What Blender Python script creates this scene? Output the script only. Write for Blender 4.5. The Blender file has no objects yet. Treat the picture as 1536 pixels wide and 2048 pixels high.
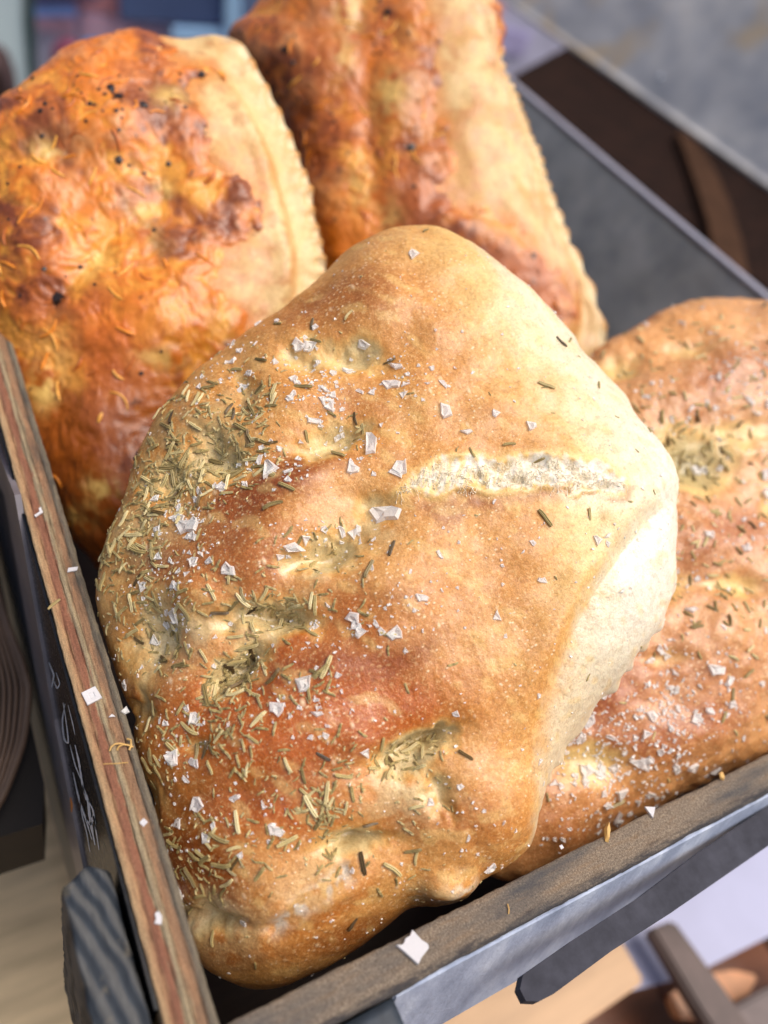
import bpy, math, random
import numpy as np
from mathutils import Vector, Matrix

# ---------------------------------------------------------------- camera, world, sun
scene = bpy.context.scene
col = scene.collection
F = 1598.0                      # focal length in photo pixels (1536 x 2048)
AX = np.array([2822., -541., 1598.]); AX /= np.linalg.norm(AX)
AY = np.array([-1355., -2345., 1598.]); AY -= AX * (AX @ AY); AY /= np.linalg.norm(AY)
AZ = np.cross(AX, AY)
RM = np.array([AX, AY, AZ])     # world axes in (right, down, forward) camera axes
CAM = -RM @ (0.19 * np.array([(440 - 768) / F, (2050 - 1024) / F, 1.0]))

cam_d = bpy.data.cameras.new('camera')
cam = bpy.data.objects.new('camera', cam_d); col.objects.link(cam)
cam_d.sensor_fit = 'VERTICAL'; cam_d.sensor_height = 24.0; cam_d.sensor_width = 18.0
cam_d.lens = 24.0 * F / 2048.0
cam_d.clip_start = 0.02; cam_d.clip_end = 200.0
rt, dn, fw = RM[:, 0], RM[:, 1], RM[:, 2]
m = Matrix(((rt[0], -dn[0], -fw[0], CAM[0]), (rt[1], -dn[1], -fw[1], CAM[1]), (rt[2], -dn[2], -fw[2], CAM[2]), (0, 0, 0, 1)))
cam.matrix_world = m
cam_d.dof.use_dof = True; cam_d.dof.focus_distance = 0.243; cam_d.dof.aperture_fstop = 3.5
scene.camera = cam

SUN_DIR = Vector((0.34, -0.22, 0.91)).normalized()
world = bpy.data.worlds.new('World'); scene.world = world; world.use_nodes = True
wn = world.node_tree.nodes; wl = world.node_tree.links; wn.clear()
sky = wn.new('ShaderNodeTexSky'); sky.sky_type = 'NISHITA'; sky.sun_disc = False
sky.sun_elevation = math.asin(SUN_DIR.z); sky.sun_rotation = math.atan2(SUN_DIR.x, SUN_DIR.y)
sky.air_density = 1.0; sky.dust_density = 6.0; sky.ozone_density = 0.6
bg = wn.new('ShaderNodeBackground'); bg.inputs['Strength'].default_value = 0.12
wo = wn.new('ShaderNodeOutputWorld')
wl.new(sky.outputs[0], bg.inputs[0]); wl.new(bg.outputs[0], wo.inputs[0])
sun_d = bpy.data.lights.new('sun', 'SUN'); sun_d.energy = 2.4; sun_d.angle = math.radians(52); sun_d.color = (1.0, 0.96, 0.90)
sun = bpy.data.objects.new('sun', sun_d); col.objects.link(sun)
sun.rotation_euler = SUN_DIR.to_track_quat('Z', 'Y').to_euler()
scene.view_settings.view_transform = 'Standard'; scene.view_settings.look = 'None'
scene.view_settings.exposure = 0.15; scene.view_settings.gamma = 1.0

# ---------------------------------------------------------------- helpers
rng = np.random.default_rng(11); random.seed(5)

def ray(px, py):
    return RM @ np.array([(px - 768) / F, (py - 1024) / F, 1.0])
def on_plane(px, py, c, n):
    d = ray(px, py); t = ((c - CAM) @ n) / (d @ n); return CAM + t * d
def onz(px, py, z): return on_plane(px, py, np.array([0, 0, z]), np.array([0, 0, 1.]))
def onx(px, py, x): return on_plane(px, py, np.array([x, 0, 0]), np.array([1., 0, 0]))
def ony(px, py, y): return on_plane(px, py, np.array([0, y, 0]), np.array([0, 1., 0]))
def to_px(Pt):
    c = (Pt - CAM) @ RM
    return 768 + F * c[..., 0] / c[..., 2], 1024 + F * c[..., 1] / c[..., 2]

def lin(r, g, b):
    v = np.array([r, g, b], float) / 255.0
    return np.where(v <= 0.04045, v / 12.92, ((v + 0.055) / 1.055) ** 2.4)
def L4(r, g, b): return tuple(lin(r, g, b)) + (1.0,)

_T = np.random.default_rng(3).random((64, 64, 64)).astype(np.float32)
def noise(Pt, freq, seed=0):
    q = np.asarray(Pt, np.float64) * freq + np.array([seed * 7.31 + 100.5, seed * 3.17 + 200.2, seed * 5.73 + 300.7])
    i = np.floor(q).astype(np.int64); f = q - i; f = f * f * f * (f * (f * 6 - 15) + 10)
    i0 = i & 63; i1 = (i + 1) & 63
    x0, y0, z0 = i0[..., 0], i0[..., 1], i0[..., 2]; x1, y1, z1 = i1[..., 0], i1[..., 1], i1[..., 2]
    fx, fy, fz = f[..., 0], f[..., 1], f[..., 2]
    a = _T[x0, y0, z0] * (1 - fx) + _T[x1, y0, z0] * fx
    b = _T[x0, y1, z0] * (1 - fx) + _T[x1, y1, z0] * fx
    c = _T[x0, y0, z1] * (1 - fx) + _T[x1, y0, z1] * fx
    d = _T[x0, y1, z1] * (1 - fx) + _T[x1, y1, z1] * fx
    return (a * (1 - fy) + b * fy) * (1 - fz) + (c * (1 - fy) + d * fy) * fz
def fbm(Pt, freq, octv=4, seed=0, gain=0.5):
    s = 0; a = 1; t = 0
    for k in range(octv):
        s = s + a * noise(Pt, freq * 2.03 ** k, seed + k * 13); t += a; a *= gain
    return s / t
def ss(x, a, b):
    t = np.clip((x - a) / (b - a), 0, 1); return t * t * (3 - 2 * t)
def G(px, py, cx, cy, rx, ry=None, ang=0, p=2.0):
    ry = ry or rx; c, s = math.cos(math.radians(ang)), math.sin(math.radians(ang))
    dx, dy = px - cx, py - cy
    u = (dx * c + dy * s) / rx; v = (-dx * s + dy * c) / ry
    return np.exp(-(u * u + v * v) ** (p / 2))
def blobs(px, py, L):
    s = np.zeros_like(px)
    for b in L: s = s + b[5] * G(px, py, b[0], b[1], b[2], b[3], b[4])
    return s
def seg_dist(px, py, pts):
    """distance to a polyline in pixels, and the (interpolated) fraction along it"""
    best = np.full(px.shape, 1e9); par = np.zeros(px.shape); side = np.zeros(px.shape)
    n = len(pts) - 1
    for k in range(n):
        ax, ay = pts[k][:2]; bx, by = pts[k + 1][:2]
        dx, dy = bx - ax, by - ay; l2 = dx * dx + dy * dy
        t = np.clip(((px - ax) * dx + (py - ay) * dy) / l2, 0, 1)
        ex, ey = px - ax - t * dx, py - ay - t * dy
        d = np.hypot(ex, ey); w = d < best
        best = np.where(w, d, best); par = np.where(w, (k + t) / n, par)
        side = np.where(w, np.sign(dx * ey - dy * ex), side)
    return best, par, side
def inside(px, py, pts):
    r = np.zeros(px.shape, bool); n = len(pts); j = n - 1
    for i in range(n):
        xi, yi = pts[i]; xj, yj = pts[j]
        if yi != yj:
            r ^= ((yi > py) != (yj > py)) & (px < (xj - xi) * (py - yi) / (yj - yi) + xi)
        j = i
    return r
def mixc(a, b, t):
    t = np.clip(t, 0, 1)[..., None]; return a * (1 - t) + b * t

def put(name, me, parent=None, label=None, cat=None, group=None, kind=None, m=None):
    o = bpy.data.objects.new(name, me); col.objects.link(o)
    if parent is not None: o.parent = parent
    if label: o['label'] = label
    if cat: o['category'] = cat
    if group: o['group'] = group
    if kind: o['kind'] = kind
    if m is not None: me.materials.append(m)
    return o
def root(name, loc, label, cat, group=None):
    o = bpy.data.objects.new(name, None); col.objects.link(o); o.location = loc
    o.empty_display_size = 0.02
    o['label'] = label; o['category'] = cat
    if group: o['group'] = group
    return o
def np_mesh(name, V, Q, smooth=True, cols=None, attrs=None):
    me = bpy.data.meshes.new(name)
    V = np.asarray(V, np.float32); Q = np.asarray(Q, np.int32); k = Q.shape[1]
    me.vertices.add(len(V)); me.vertices.foreach_set('co', V.ravel())
    me.loops.add(Q.size); me.loops.foreach_set('vertex_index', Q.ravel())
    me.polygons.add(len(Q)); me.polygons.foreach_set('loop_start', np.arange(0, Q.size, k, dtype=np.int32))
    if smooth: me.polygons.foreach_set('use_smooth', np.ones(len(Q), bool))
    me.update(calc_edges=True)
    if cols is not None:
        a = me.color_attributes.new('tone', 'FLOAT_COLOR', 'POINT')
        a.data.foreach_set('color', np.concatenate([cols, np.ones((len(cols), 1))], 1).astype(np.float32).ravel())
    for kname, arr in (attrs or {}).items():
        a = me.attributes.new(kname, 'FLOAT', 'POINT'); a.data.foreach_set('value', np.asarray(arr, np.float32))
    return me
def py_mesh(name, V, Fc, smooth=False):
    me = bpy.data.meshes.new(name); me.from_pydata([tuple(v) for v in V], [], Fc)
    if smooth: me.polygons.foreach_set('use_smooth', [True] * len(me.polygons))
    me.update(); return me

def rough_box(name, lo, hi, step=0.002, amp=0.0003, freq=300, seed=0, bevel=0.0008, warp=None):
    """a board: box with subdivided faces, rounded edges and a hand-sawn unevenness"""
    lo = np.array(lo, float); hi = np.array(hi, float); size = hi - lo
    n = np.clip(np.ceil(size / step), 1, 400).astype(int)
    V = []; Q = []; base = 0
    for ax in range(3):
        a, b = (ax + 1) % 3, (ax + 2) % 3
        for sd in (0, 1):
            ga = np.linspace(0, 1, n[a] + 1); gb = np.linspace(0, 1, n[b] + 1)
            A, B = np.meshgrid(ga, gb, indexing='ij')
            v = np.zeros(A.shape + (3,)); v[..., ax] = sd; v[..., a] = A; v[..., b] = B
            v = lo + v * size; V.append(v.reshape(-1, 3))
            i = np.arange(A.size).reshape(A.shape) + base; base += A.size
            q = np.stack([i[:-1, :-1], i[1:, :-1], i[1:, 1:], i[:-1, 1:]], -1).reshape(-1, 4)
            Q.append(q if sd else q[:, ::-1])
    V = np.concatenate(V); Q = np.concatenate(Q)
    c = np.clip(V, lo + bevel, hi - bevel); d = V - c; l = np.linalg.norm(d, axis=1, keepdims=True)
    V2 = np.where(l > bevel, c + d / np.maximum(l, 1e-9) * bevel, V)
    nn = d / np.maximum(l, 1e-9)
    V2 = V2 + nn * (fbm(V, freq, 3, seed)[:, None] - 0.5) * 2 * amp
    V2 = V2 + (np.stack([noise(V, freq * 0.12, seed + 31), noise(V, freq * 0.12, seed + 37), noise(V, freq * 0.12, seed + 41)], 1) - 0.5) * amp * 1.6
    if warp is not None: V2 = warp(V2)
    # weld the shared borders
    key = np.round(V, 7); _, idx, inv = np.unique(key, axis=0, return_index=True, return_inverse=True)
    return np_mesh(name, V2[idx], inv.reshape(-1)[Q], smooth=True)

def prism(name, P3, n, thick, bevel=0):
    """a slab: polygon P3 (3-D points of one plane) pushed back along -n"""
    P3 = [np.array(p) for p in P3]; n = np.array(n, float); k = len(P3)
    V = P3 + [p - n * thick for p in P3]
    Fc = [list(range(k)), list(range(2 * k - 1, k - 1, -1))] + [[i, i + k, (i + 1) % k + k, (i + 1) % k] for i in range(k)]
    me = py_mesh(name, V, Fc)
    import bmesh
    bm = bmesh.new(); bm.from_mesh(me); bmesh.ops.recalc_face_normals(bm, faces=bm.faces)
    if bevel: bmesh.ops.bevel(bm, geom=list(bm.edges), offset=bevel, segments=2, affect='EDGES')
    bm.to_mesh(me); bm.free(); return me

def tube_mesh(name, paths, radii, seg=6):
    V = []; Q = []
    for pts, r in zip(paths, radii):
        pts = np.array(pts, float); n = len(pts); r = np.broadcast_to(r, (n,))
        T = np.gradient(pts, axis=0); T /= np.linalg.norm(T, axis=1, keepdims=True) + 1e-12
        ref = np.array([0.31, 0.21, 0.93]); 
        A = np.cross(T, ref); A /= np.linalg.norm(A, axis=1, keepdims=True) + 1e-12; B = np.cross(T, A)
        b0 = len(V)
        for i in range(n):
            for j in range(seg):
                a = 2 * math.pi * j / seg; V.append(pts[i] + r[i] * (math.cos(a) * A[i] + math.sin(a) * B[i]))
        for i in range(n - 1):
            for j in range(seg):
                k = (j + 1) % seg; Q.append([b0 + i * seg + j, b0 + i * seg + k, b0 + (i + 1) * seg + k, b0 + (i + 1) * seg + j])
    return np_mesh(name, np.array(V), np.array(Q), True)

# ---------------------------------------------------------------- materials
class MT:
    def __init__(s, name):
        s.m = bpy.data.materials.new(name); s.m.use_nodes = True
        s.n = s.m.node_tree.nodes; s.l = s.m.node_tree.links; s.b = s.n['Principled BSDF']
        s.tc = s.n.new('ShaderNodeTexCoord').outputs['Object']
    def set(s, **k):
        for a, v in k.items(): s.b.inputs[a.replace('_', ' ')].default_value = v
        return s
    def link(s, o, i): s.l.new(o, s.b.inputs[i] if isinstance(i, str) else i)
    def noise(s, scale, detail=4, rough=0.55, vec=None, dist=0):
        t = s.n.new('ShaderNodeTexNoise'); t.inputs['Scale'].default_value = scale; t.inputs['Detail'].default_value = detail
        t.inputs['Roughness'].default_value = rough; t.inputs['Distortion'].default_value = dist
        s.l.new(vec or s.tc, t.inputs['Vector']); return t.outputs['Fac']
    def vor(s, scale, feature='F1', vec=None, rand=1.0):
        t = s.n.new('ShaderNodeTexVoronoi'); t.feature = feature; t.inputs['Scale'].default_value = scale
        t.inputs['Randomness'].default_value = rand
        s.l.new(vec or s.tc, t.inputs['Vector']); return t.outputs['Distance']
    def mapv(s, scale=(1, 1, 1), rot=(0, 0, 0), vec=None):
        t = s.n.new('ShaderNodeMapping'); t.inputs['Scale'].default_value = scale; t.inputs['Rotation'].default_value = rot
        s.l.new(vec or s.tc, t.inputs['Vector']); return t.outputs[0]
    def ramp(s, fac, stops):
        t = s.n.new('ShaderNodeValToRGB'); e = t.color_ramp.elements
        while len(e) < len(stops): e.new(0.5)
        for k, (p, c) in enumerate(stops):
            e[k].position = p; e[k].color = c if len(c) == 4 else tuple(c) + (1,)
        s.l.new(fac, t.inputs[0]); return t.outputs[0]
    def mix(s, a, b, fac, mode='MIX'):
        t = s.n.new('ShaderNodeMix'); t.data_type = 'RGBA'; t.blend_type = mode
        for v, i in ((a, 6), (b, 7), (fac, 0)):
            if hasattr(v, 'node') or isinstance(v, bpy.types.NodeSocket): s.l.new(v, t.inputs[i])
            else: t.inputs[i].default_value = v
        return t.outputs[2]
    def math(s, op, a, b=0.0, c=0.0):
        t = s.n.new('ShaderNodeMath'); t.operation = op
        for i, v in enumerate((a, b, c)):
            if isinstance(v, bpy.types.NodeSocket): s.l.new(v, t.inputs[i])
            else: t.inputs[i].default_value = v
        return t.outputs[0]
    def attr(s, name):
        t = s.n.new('ShaderNodeAttribute'); t.attribute_name = name; return t
    def bump(s, h, strength=0.5, dist=0.001, normal=None):
        t = s.n.new('ShaderNodeBump'); t.inputs['Strength'].default_value = strength; t.inputs['Distance'].default_value = dist
        s.l.new(h, t.inputs['Height'])
        if normal is not None: s.l.new(normal, t.inputs['Normal'])
        return t.outputs[0]
W = (1, 1, 1, 1); K = (0, 0, 0, 1)

def bread_mat(name, speck=1.0, sss=0.0, bump=0.5, rough=0.42):
    t = MT(name); a = t.attr('tone').outputs['Color']; g = t.attr('gloss').outputs['Fac']; cr = t.attr('crust').outputs['Fac']
    # fine mottling of the crust
    n1 = t.noise(420, 5, 0.7); n2 = t.noise(1500, 3, 0.6)
    c = t.mix(a, t.ramp(n1, [(0.25, (0.72, 0.58, 0.46)), (0.5, (1, 1, 1)), (0.78, (1.15, 1.18, 1.2))]), 0.7, 'MULTIPLY')
    c = t.mix(c, t.ramp(n2, [(0.3, (0.78, 0.72, 0.66)), (0.55, (1, 1, 1)), (0.75, (1.2, 1.22, 1.25))]), 0.6, 'MULTIPLY')
    n3 = t.noise(900, 4, 0.7); c = t.mix(c, L4(244, 208, 146), t.math('MULTIPLY', t.ramp(n3, [(0.53, K), (0.66, (0.42,) * 3)]), cr)); c = t.mix(c, (0.10, 0.035, 0.008, 1), t.math('MULTIPLY', t.ramp(n3, [(0.32, (0.3,) * 3), (0.46, K)]), cr))
    # pale pin-head blisters, a few of them drawn out
    v1 = t.vor(430, vec=t.mapv((1, 1.5, 1), (0.2, 0.3, 0.5))); v2 = t.vor(230, vec=t.mapv((1, 0.5, 0.8), (0.3, 0.1, 0.9)))
    th = t.noise(60, 2); 
    lim = t.math('MULTIPLY_ADD', th, 0.55, -0.07); d1 = t.math('SUBTRACT', lim, v1); b1 = t.ramp(t.math('MULTIPLY', d1, 3.5), [(0, K), (0.7, W)])
    lim2 = t.math('MULTIPLY_ADD', th, 0.46, -0.09); d2 = t.math('SUBTRACT', lim2, v2); b2 = t.ramp(t.math('MULTIPLY', d2, 3.5), [(0, K), (0.7, W)])
    bl = t.math('MULTIPLY', t.math('MAXIMUM', b1, b2), t.math('MULTIPLY', cr, 0.8 * speck))
    c = t.mix(c, L4(250, 222, 180), bl)
    t.link(c, 'Base Color')
    h = t.math('ADD', t.math('MULTIPLY', n1, 0.9), t.math('MULTIPLY', n2, 0.35)); h = t.math('MULTIPLY_ADD', bl, 0.5, h); h = t.math('MULTIPLY_ADD', n3, 0.5, h)
    t.link(t.bump(h, bump, 0.0006), 'Normal')
    r = t.math('MULTIPLY_ADD', g, -(rough - 0.16), rough + 0.06); r = t.math('MULTIPLY_ADD', n1, 0.12, t.math('SUBTRACT', r, 0.06))
    t.link(r, 'Roughness'); t.link(t.math('MULTIPLY_ADD', g, 0.5, 0.35), 'Specular IOR Level')
    t.link(t.math('MULTIPLY', g, 0.6), 'Coat Weight'); t.set(Coat_Roughness=0.18)
    if sss: t.set(Subsurface_Weight=sss, Subsurface_Radius=(0.004, 0.002, 0.001), Subsurface_Scale=0.5)
    return t.m

M = {}
M['crust'] = bread_mat('focaccia_crust', 1.0, 0.12, 0.55)
M['crust_b'] = bread_mat('cheese_loaf_crust', 0.6, 0, 0.6, 0.42)
def cheese_mat():
    t = MT('baked_cheese'); a = t.attr('tone').outputs['Color']
    n1 = t.noise(330, 5, 0.65); n2 = t.noise(900, 3, 0.6)
    c = t.mix(a, t.ramp(n1, [(0.28, (0.6, 0.46, 0.34)), (0.5, (1, 1, 1)), (0.75, (1.2, 1.25, 1.3))]), 0.6, 'MULTIPLY')
    t.link(c, 'Base Color')
    t.link(t.bump(t.math('MULTIPLY_ADD', n2, 0.4, n1), 0.5, 0.0007), 'Normal')
    t.link(t.ramp(n1, [(0.3, (0.28,) * 3), (0.7, (0.5,) * 3)]), 'Roughness')
    t.set(Specular_IOR_Level=0.6, Coat_Weight=0.18, Coat_Roughness=0.28)
    return t.m
M['cheese'] = cheese_mat()
def herb_mat(name, c1, c2, c3):
    t = MT(name); n = t.noise(900, 3); oi = t.n.new('ShaderNodeObjectInfo').outputs['Random']
    base = t.ramp(oi, [(0.0, c1), (0.5, c2), (1.0, c3)])
    t.link(t.mix(base, t.ramp(n, [(0.35, (0.4, 0.38, 0.32)), (0.6, (1.3, 1.3, 1.25))]), 0.8, 'MULTIPLY'), 'Base Color')
    t.set(Roughness=0.45, Specular_IOR_Level=0.45); return t.m
M['herb'] = herb_mat('dried_rosemary', L4(136, 118, 76), L4(190, 170, 116), L4(228, 212, 164))
M['herb_dark'] = herb_mat('toasted_rosemary', L4(70, 54, 36), L4(98, 78, 48), L4(122, 98, 60))
M['herb_stuff'] = herb_mat('rosemary_crumbs', L4(120, 106, 60), L4(120, 106, 60), L4(120, 106, 60))
def salt_mat():
    t = MT('salt_crystal'); n = t.noise(700, 3)
    t.link(t.ramp(n, [(0.3, L4(255, 248, 240)), (0.7, L4(255, 255, 252))]), 'Base Color')
    t.link(t.bump(n, 0.5, 0.0004), 'Normal')
    t.link(t.ramp(t.noise(420, 3), [(0.3, (.35,) * 3), (0.65, (.9,) * 3)]), 'Alpha')
    t.set(Roughness=0.25, IOR=1.45, Specular_IOR_Level=0.8); return t.m
M['salt'] = salt_mat()
def salt_dry():
    t = MT('dry_salt'); n = t.noise(900, 3)
    t.link(t.ramp(n, [(0.3, L4(220, 214, 216)), (0.7, L4(252, 250, 252))]), 'Base Color')
    t.link(t.bump(n, 0.6, 0.0004), 'Normal'); t.set(Roughness=0.35, Transmission_Weight=0.15, IOR=1.4); return t.m
M['salt_dry'] = salt_dry()
def simple(name, c, rough=0.6, metal=0.0, var=0.25, scale=60, bump=0.2, bd=0.0005, mapping=None, spec=0.5):
    t = MT(name); v = t.mapv(mapping) if mapping else None
    n = t.noise(scale, 5, 0.6, v)
    a = tuple(x * (1 - var) for x in lin(*c)); b = tuple(min(1, x * (1 + var)) for x in lin(*c))
    t.link(t.ramp(n, [(0.3, a), (0.7, b)]), 'Base Color'); t.link(t.bump(n, bump, bd), 'Normal')
    t.set(Roughness=rough, Metallic=metal, Specular_IOR_Level=spec); return t.m
M['shred'] = [simple('golden_shred', (232, 168, 74), .35, var=.2, scale=300), simple('toasted_shred', (186, 102, 44), .35, var=.25, scale=300), simple('orange_shred', (224, 136, 44), .35, var=.2, scale=300)]
M['char'] = simple('charred_speck', (42, 30, 26), 0.3, var=0.4, scale=600)
M['strand'] = simple('crumb', (244, 232, 205), 0.5, var=0.06, scale=500)
M['chalk'] = simple('chalk', (226, 234, 250), 0.35, var=0.1, scale=900, spec=1.0)

def wood_ply(name):
    """sawn edge of glued veneers: the tone follows the layer, with torn, dirty transitions"""
    t = MT(name); v = t.mapv((1, 0.09, 1)); n = t.noise(1300, 5, 0.75, v); f = t.noise(2300, 3, 0.75); d = t.noise(70, 5, 0.7, t.mapv((1.5, 0.5, 1)))
    xyz = t.n.new('ShaderNodeSeparateXYZ'); t.l.new(t.tc, xyz.inputs[0])
    w = t.noise(900, 4, 0.7, t.mapv((0.7, 0.10, 1))); w2 = t.noise(55, 3, 0.6)
    x = t.math('MULTIPLY_ADD', xyz.outputs['X'], 1 / 0.0118, 1.0); x = t.math('ADD', x, t.math('MULTIPLY_ADD', w, 0.34, -0.17)); x = t.math('ADD', x, t.math('MULTIPLY_ADD', w2, 0.16, -0.08))
    c = t.ramp(x, [(0.02, L4(196, 164, 126)), (0.15, L4(190, 150, 112)), (0.26, L4(152, 104, 82)), (0.40, L4(160, 108, 84)), (0.46, L4(176, 158, 128)), (0.55, L4(180, 160, 128)), (0.64, L4(172, 132, 100)), (0.78, L4(154, 122, 96)), (0.86, L4(122, 112, 98)), (0.99, L4(140, 128, 108))])
    c = t.mix(c, t.ramp(n, [(0.32, (0.55, 0.5, 0.48)), (0.5, (1, 1, 1)), (0.7, (1.3, 1.28, 1.22))]), 0.8, 'MULTIPLY')
    c = t.mix(c, t.ramp(f, [(0.35, (0.6, 0.58, 0.56)), (0.6, (1.15, 1.15, 1.15))]), 0.7, 'MULTIPLY')
    c = t.mix(c, L4(62, 60, 60), t.math('MULTIPLY', t.ramp(d, [(0.50, K), (0.66, (0.8,) * 3)]), t.ramp(x, [(0.3, (0.15,) * 3), (0.95, W)])))
    t.link(c, 'Base Color'); t.link(t.bump(t.math('ADD', n, f), 1.0, 0.0007), 'Normal'); t.set(Roughness=0.75, Specular_IOR_Level=0.25); return t.m
M['ply'] = wood_ply('plywood_edge')
def board_edge(name):
    t = MT(name); v = t.mapv((0.16, 1, 1)); n = t.noise(520, 5, 0.7, v); f = t.noise(1900, 5, 0.8); d = t.noise(30, 4, 0.6, t.mapv((0.5, 3, 1)))
    xyz = t.n.new('ShaderNodeSeparateXYZ'); t.l.new(t.tc, xyz.inputs[0])
    edge = t.math('MULTIPLY_ADD', xyz.outputs['Y'], -90.0, -0.42)            # darker paint worn over the outer edge
    e = t.math('ADD', edge, t.math('MULTIPLY_ADD', n, 0.9, -0.45))
    c = t.ramp(f, [(0.3, L4(78, 68, 60)), (0.5, L4(138, 122, 106)), (0.72, L4(192, 176, 152))])
    c = t.mix(c, L4(158, 118, 74), t.ramp(n, [(0.5, K), (0.72, (0.3,) * 3)]))
    c = t.mix(c, L4(74, 78, 84), t.ramp(d, [(0.5, K), (0.72, (0.8,) * 3)]))
    c = t.mix(c, L4(44, 50, 60), t.ramp(e, [(0.35, K), (0.6, (0.8,) * 3)]))
    t.link(c, 'Base Color'); t.link(t.bump(t.math('ADD', n, f), 0.9, 0.0008), 'Normal'); t.set(Roughness=0.8, Specular_IOR_Level=0.2); return t.m
M['board'] = board_edge('worn_board_edge')
def gal(name, c1, c2, warm=0.0, rough=0.42, metal=0.85, scale=30):
    t = MT(name); n = t.noise(scale, 5, 0.6); v = t.vor(scale * 3); w = t.noise(scale * 0.9 + 3, 3)
    c = t.ramp(n, [(0.32, c1), (0.68, c2)]); c = t.mix(c, t.ramp(v, [(0.0, (0.85, 0.87, 0.92)), (0.8, (1.1, 1.08, 1.05))]), 0.6, 'MULTIPLY')
    if warm: c = t.mix(c, L4(214, 188, 150), t.ramp(w, [(0.55, K), (0.7, (warm,) * 3)]))
    sp = t.ramp(t.vor(scale * 6), [(0.02, (0.5,) * 3), (0.10, K)]); c = t.mix(c, L4(190, 200, 215), sp)
    t.link(c, 'Base Color'); t.link(t.ramp(n, [(0.3, (rough - 0.1,) * 3), (0.7, (rough + 0.14,) * 3)]), 'Roughness')
    t.link(t.bump(n, 0.25, 0.002), 'Normal'); t.set(Metallic=metal); return t.m
M['gal_in'] = gal('dull_galvanised_metal', L4(142, 142, 140), L4(182, 180, 176), 0, 0.5, 0.2, 26)
M['gal_out'] = gal('mottled_galvanised_metal', L4(168, 168, 172), L4(220, 216, 212), 0.8, 0.5, 0.2, 11)
M['lip'] = simple('folded_metal_lip', (186, 184, 196), 0.4, 0.6, 0.1, 40)

# ================================================================ bread crate
crate = root('bread_crate', (0, 0, -0.30), 'weathered crate of plywood boards with one metal side, holding the four loaves', 'crate')
def cp(name, me, mm, label=None, parent=None, kind=None):
    o = put(name, me, None, label, None, None, kind, mm); p = parent or crate
    o.parent = p; o.matrix_parent_inverse = Matrix.Translation(-Vector((0, 0, -0.30))) if True else Matrix()
    return o
Tn = 0.0118; YB = 0.60; ZB = -0.112
sb = bpy.data.objects.new('side_board', None); col.objects.link(sb); sb.parent = crate; sb['label'] = 'left side board, its top edge showing the glued plywood layers'
sb.matrix_parent_inverse = Matrix.Translation((0, 0, 0.30))
plies = [(0.00, 0.20, L4(196, 150, 104), L4(222, 182, 136), 0.0), (0.20, 0.44, L4(136, 78, 58), L4(176, 108, 80), -0.00035),
         (0.44, 0.57, L4(160, 142, 116), L4(200, 184, 152), 0.0002), (0.57, 0.82, L4(160, 110, 78), L4(198, 140, 98), -0.0002),
         (0.82, 1.00, L4(112, 102, 90), L4(158, 144, 124), 0.0001)]
for k, (a, b, c1, c2, dz) in enumerate(plies):
    def wp(V, k=k):
        w = (noise(np.stack([V[:, 1] * 0, V[:, 1], V[:, 1] * 0], 1), 22, 5) - 0.5) * 0.0004 + (noise(np.stack([V[:, 1] * 0, V[:, 1], V[:, 1] * 0], 1), 260, 9) - 0.5) * 0.0002
        V = V.copy()
        x = (V[:, 0] + Tn) / Tn
        V[:, 0] += w * np.clip(4 * x * (1 - x), 0, 1) + (0.00025 * (noise(V, 500, 3) - 0.5) if k in (0, 4) else 0)
        return V
    me = rough_box('ply', (-Tn + a * Tn, -0.0125, ZB), (-Tn + b * Tn - 0.00001, YB, dz * .5), 0.0011, 0.00022, 700, k, 0.0001, wp)
    # keep the mesh light: rows far below the rim are not needed at this density
    o = put('ply', me, sb, m=M['ply']); o.matrix_parent_inverse = Matrix.Translation((0, 0, 0))
# front board
fb = rough_box('front_board', (0.0003, -0.0115, ZB), (0.475, -0.0002, 0.0), 0.0013, 0.00035, 520, 7, 0.0007)
cp('front_board', fb, M['board'], 'front board with a worn brown top edge')
# painted outer face of the front board
def painted():
    t = MT('pale_blue_grey_paint'); n = t.noise(60, 5, 0.65, t.mapv((1, 1, 0.35), (0, 0.35, 0))); f = t.noise(700, 4)
    c = t.ramp(n, [(0.3, L4(126, 136, 158)), (0.5, L4(160, 170, 192)), (0.7, L4(200, 208, 224))])
    t.link(c, 'Base Color'); t.link(t.bump(t.math('ADD', n, f), 0.5, 0.0006), 'Normal'); t.set(Roughness=0.6); return t.m
fA, fB = onz(700, 2139, -.05), onz(1900, 1540, -.05); fA[0] = .044
yv = [np.array([.0436, -.0122, -.0030]), np.array([.475, -.0122, -.0030]), np.array([.475, fB[1], -.05]), np.array([.0436, onz(897, 2042, -.05)[1], -.05])]
yv[2][1] = yv[3][1]; fn_ = np.cross(yv[1] - yv[0], yv[3] - yv[0]); fn_ /= np.linalg.norm(fn_); fn_ = fn_ if fn_[2] > 0 else -fn_
cp('painted_face', prism('painted_face', yv, fn_, .003, .0006), painted(), 'pale blue grey sloping face below the front board')
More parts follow.
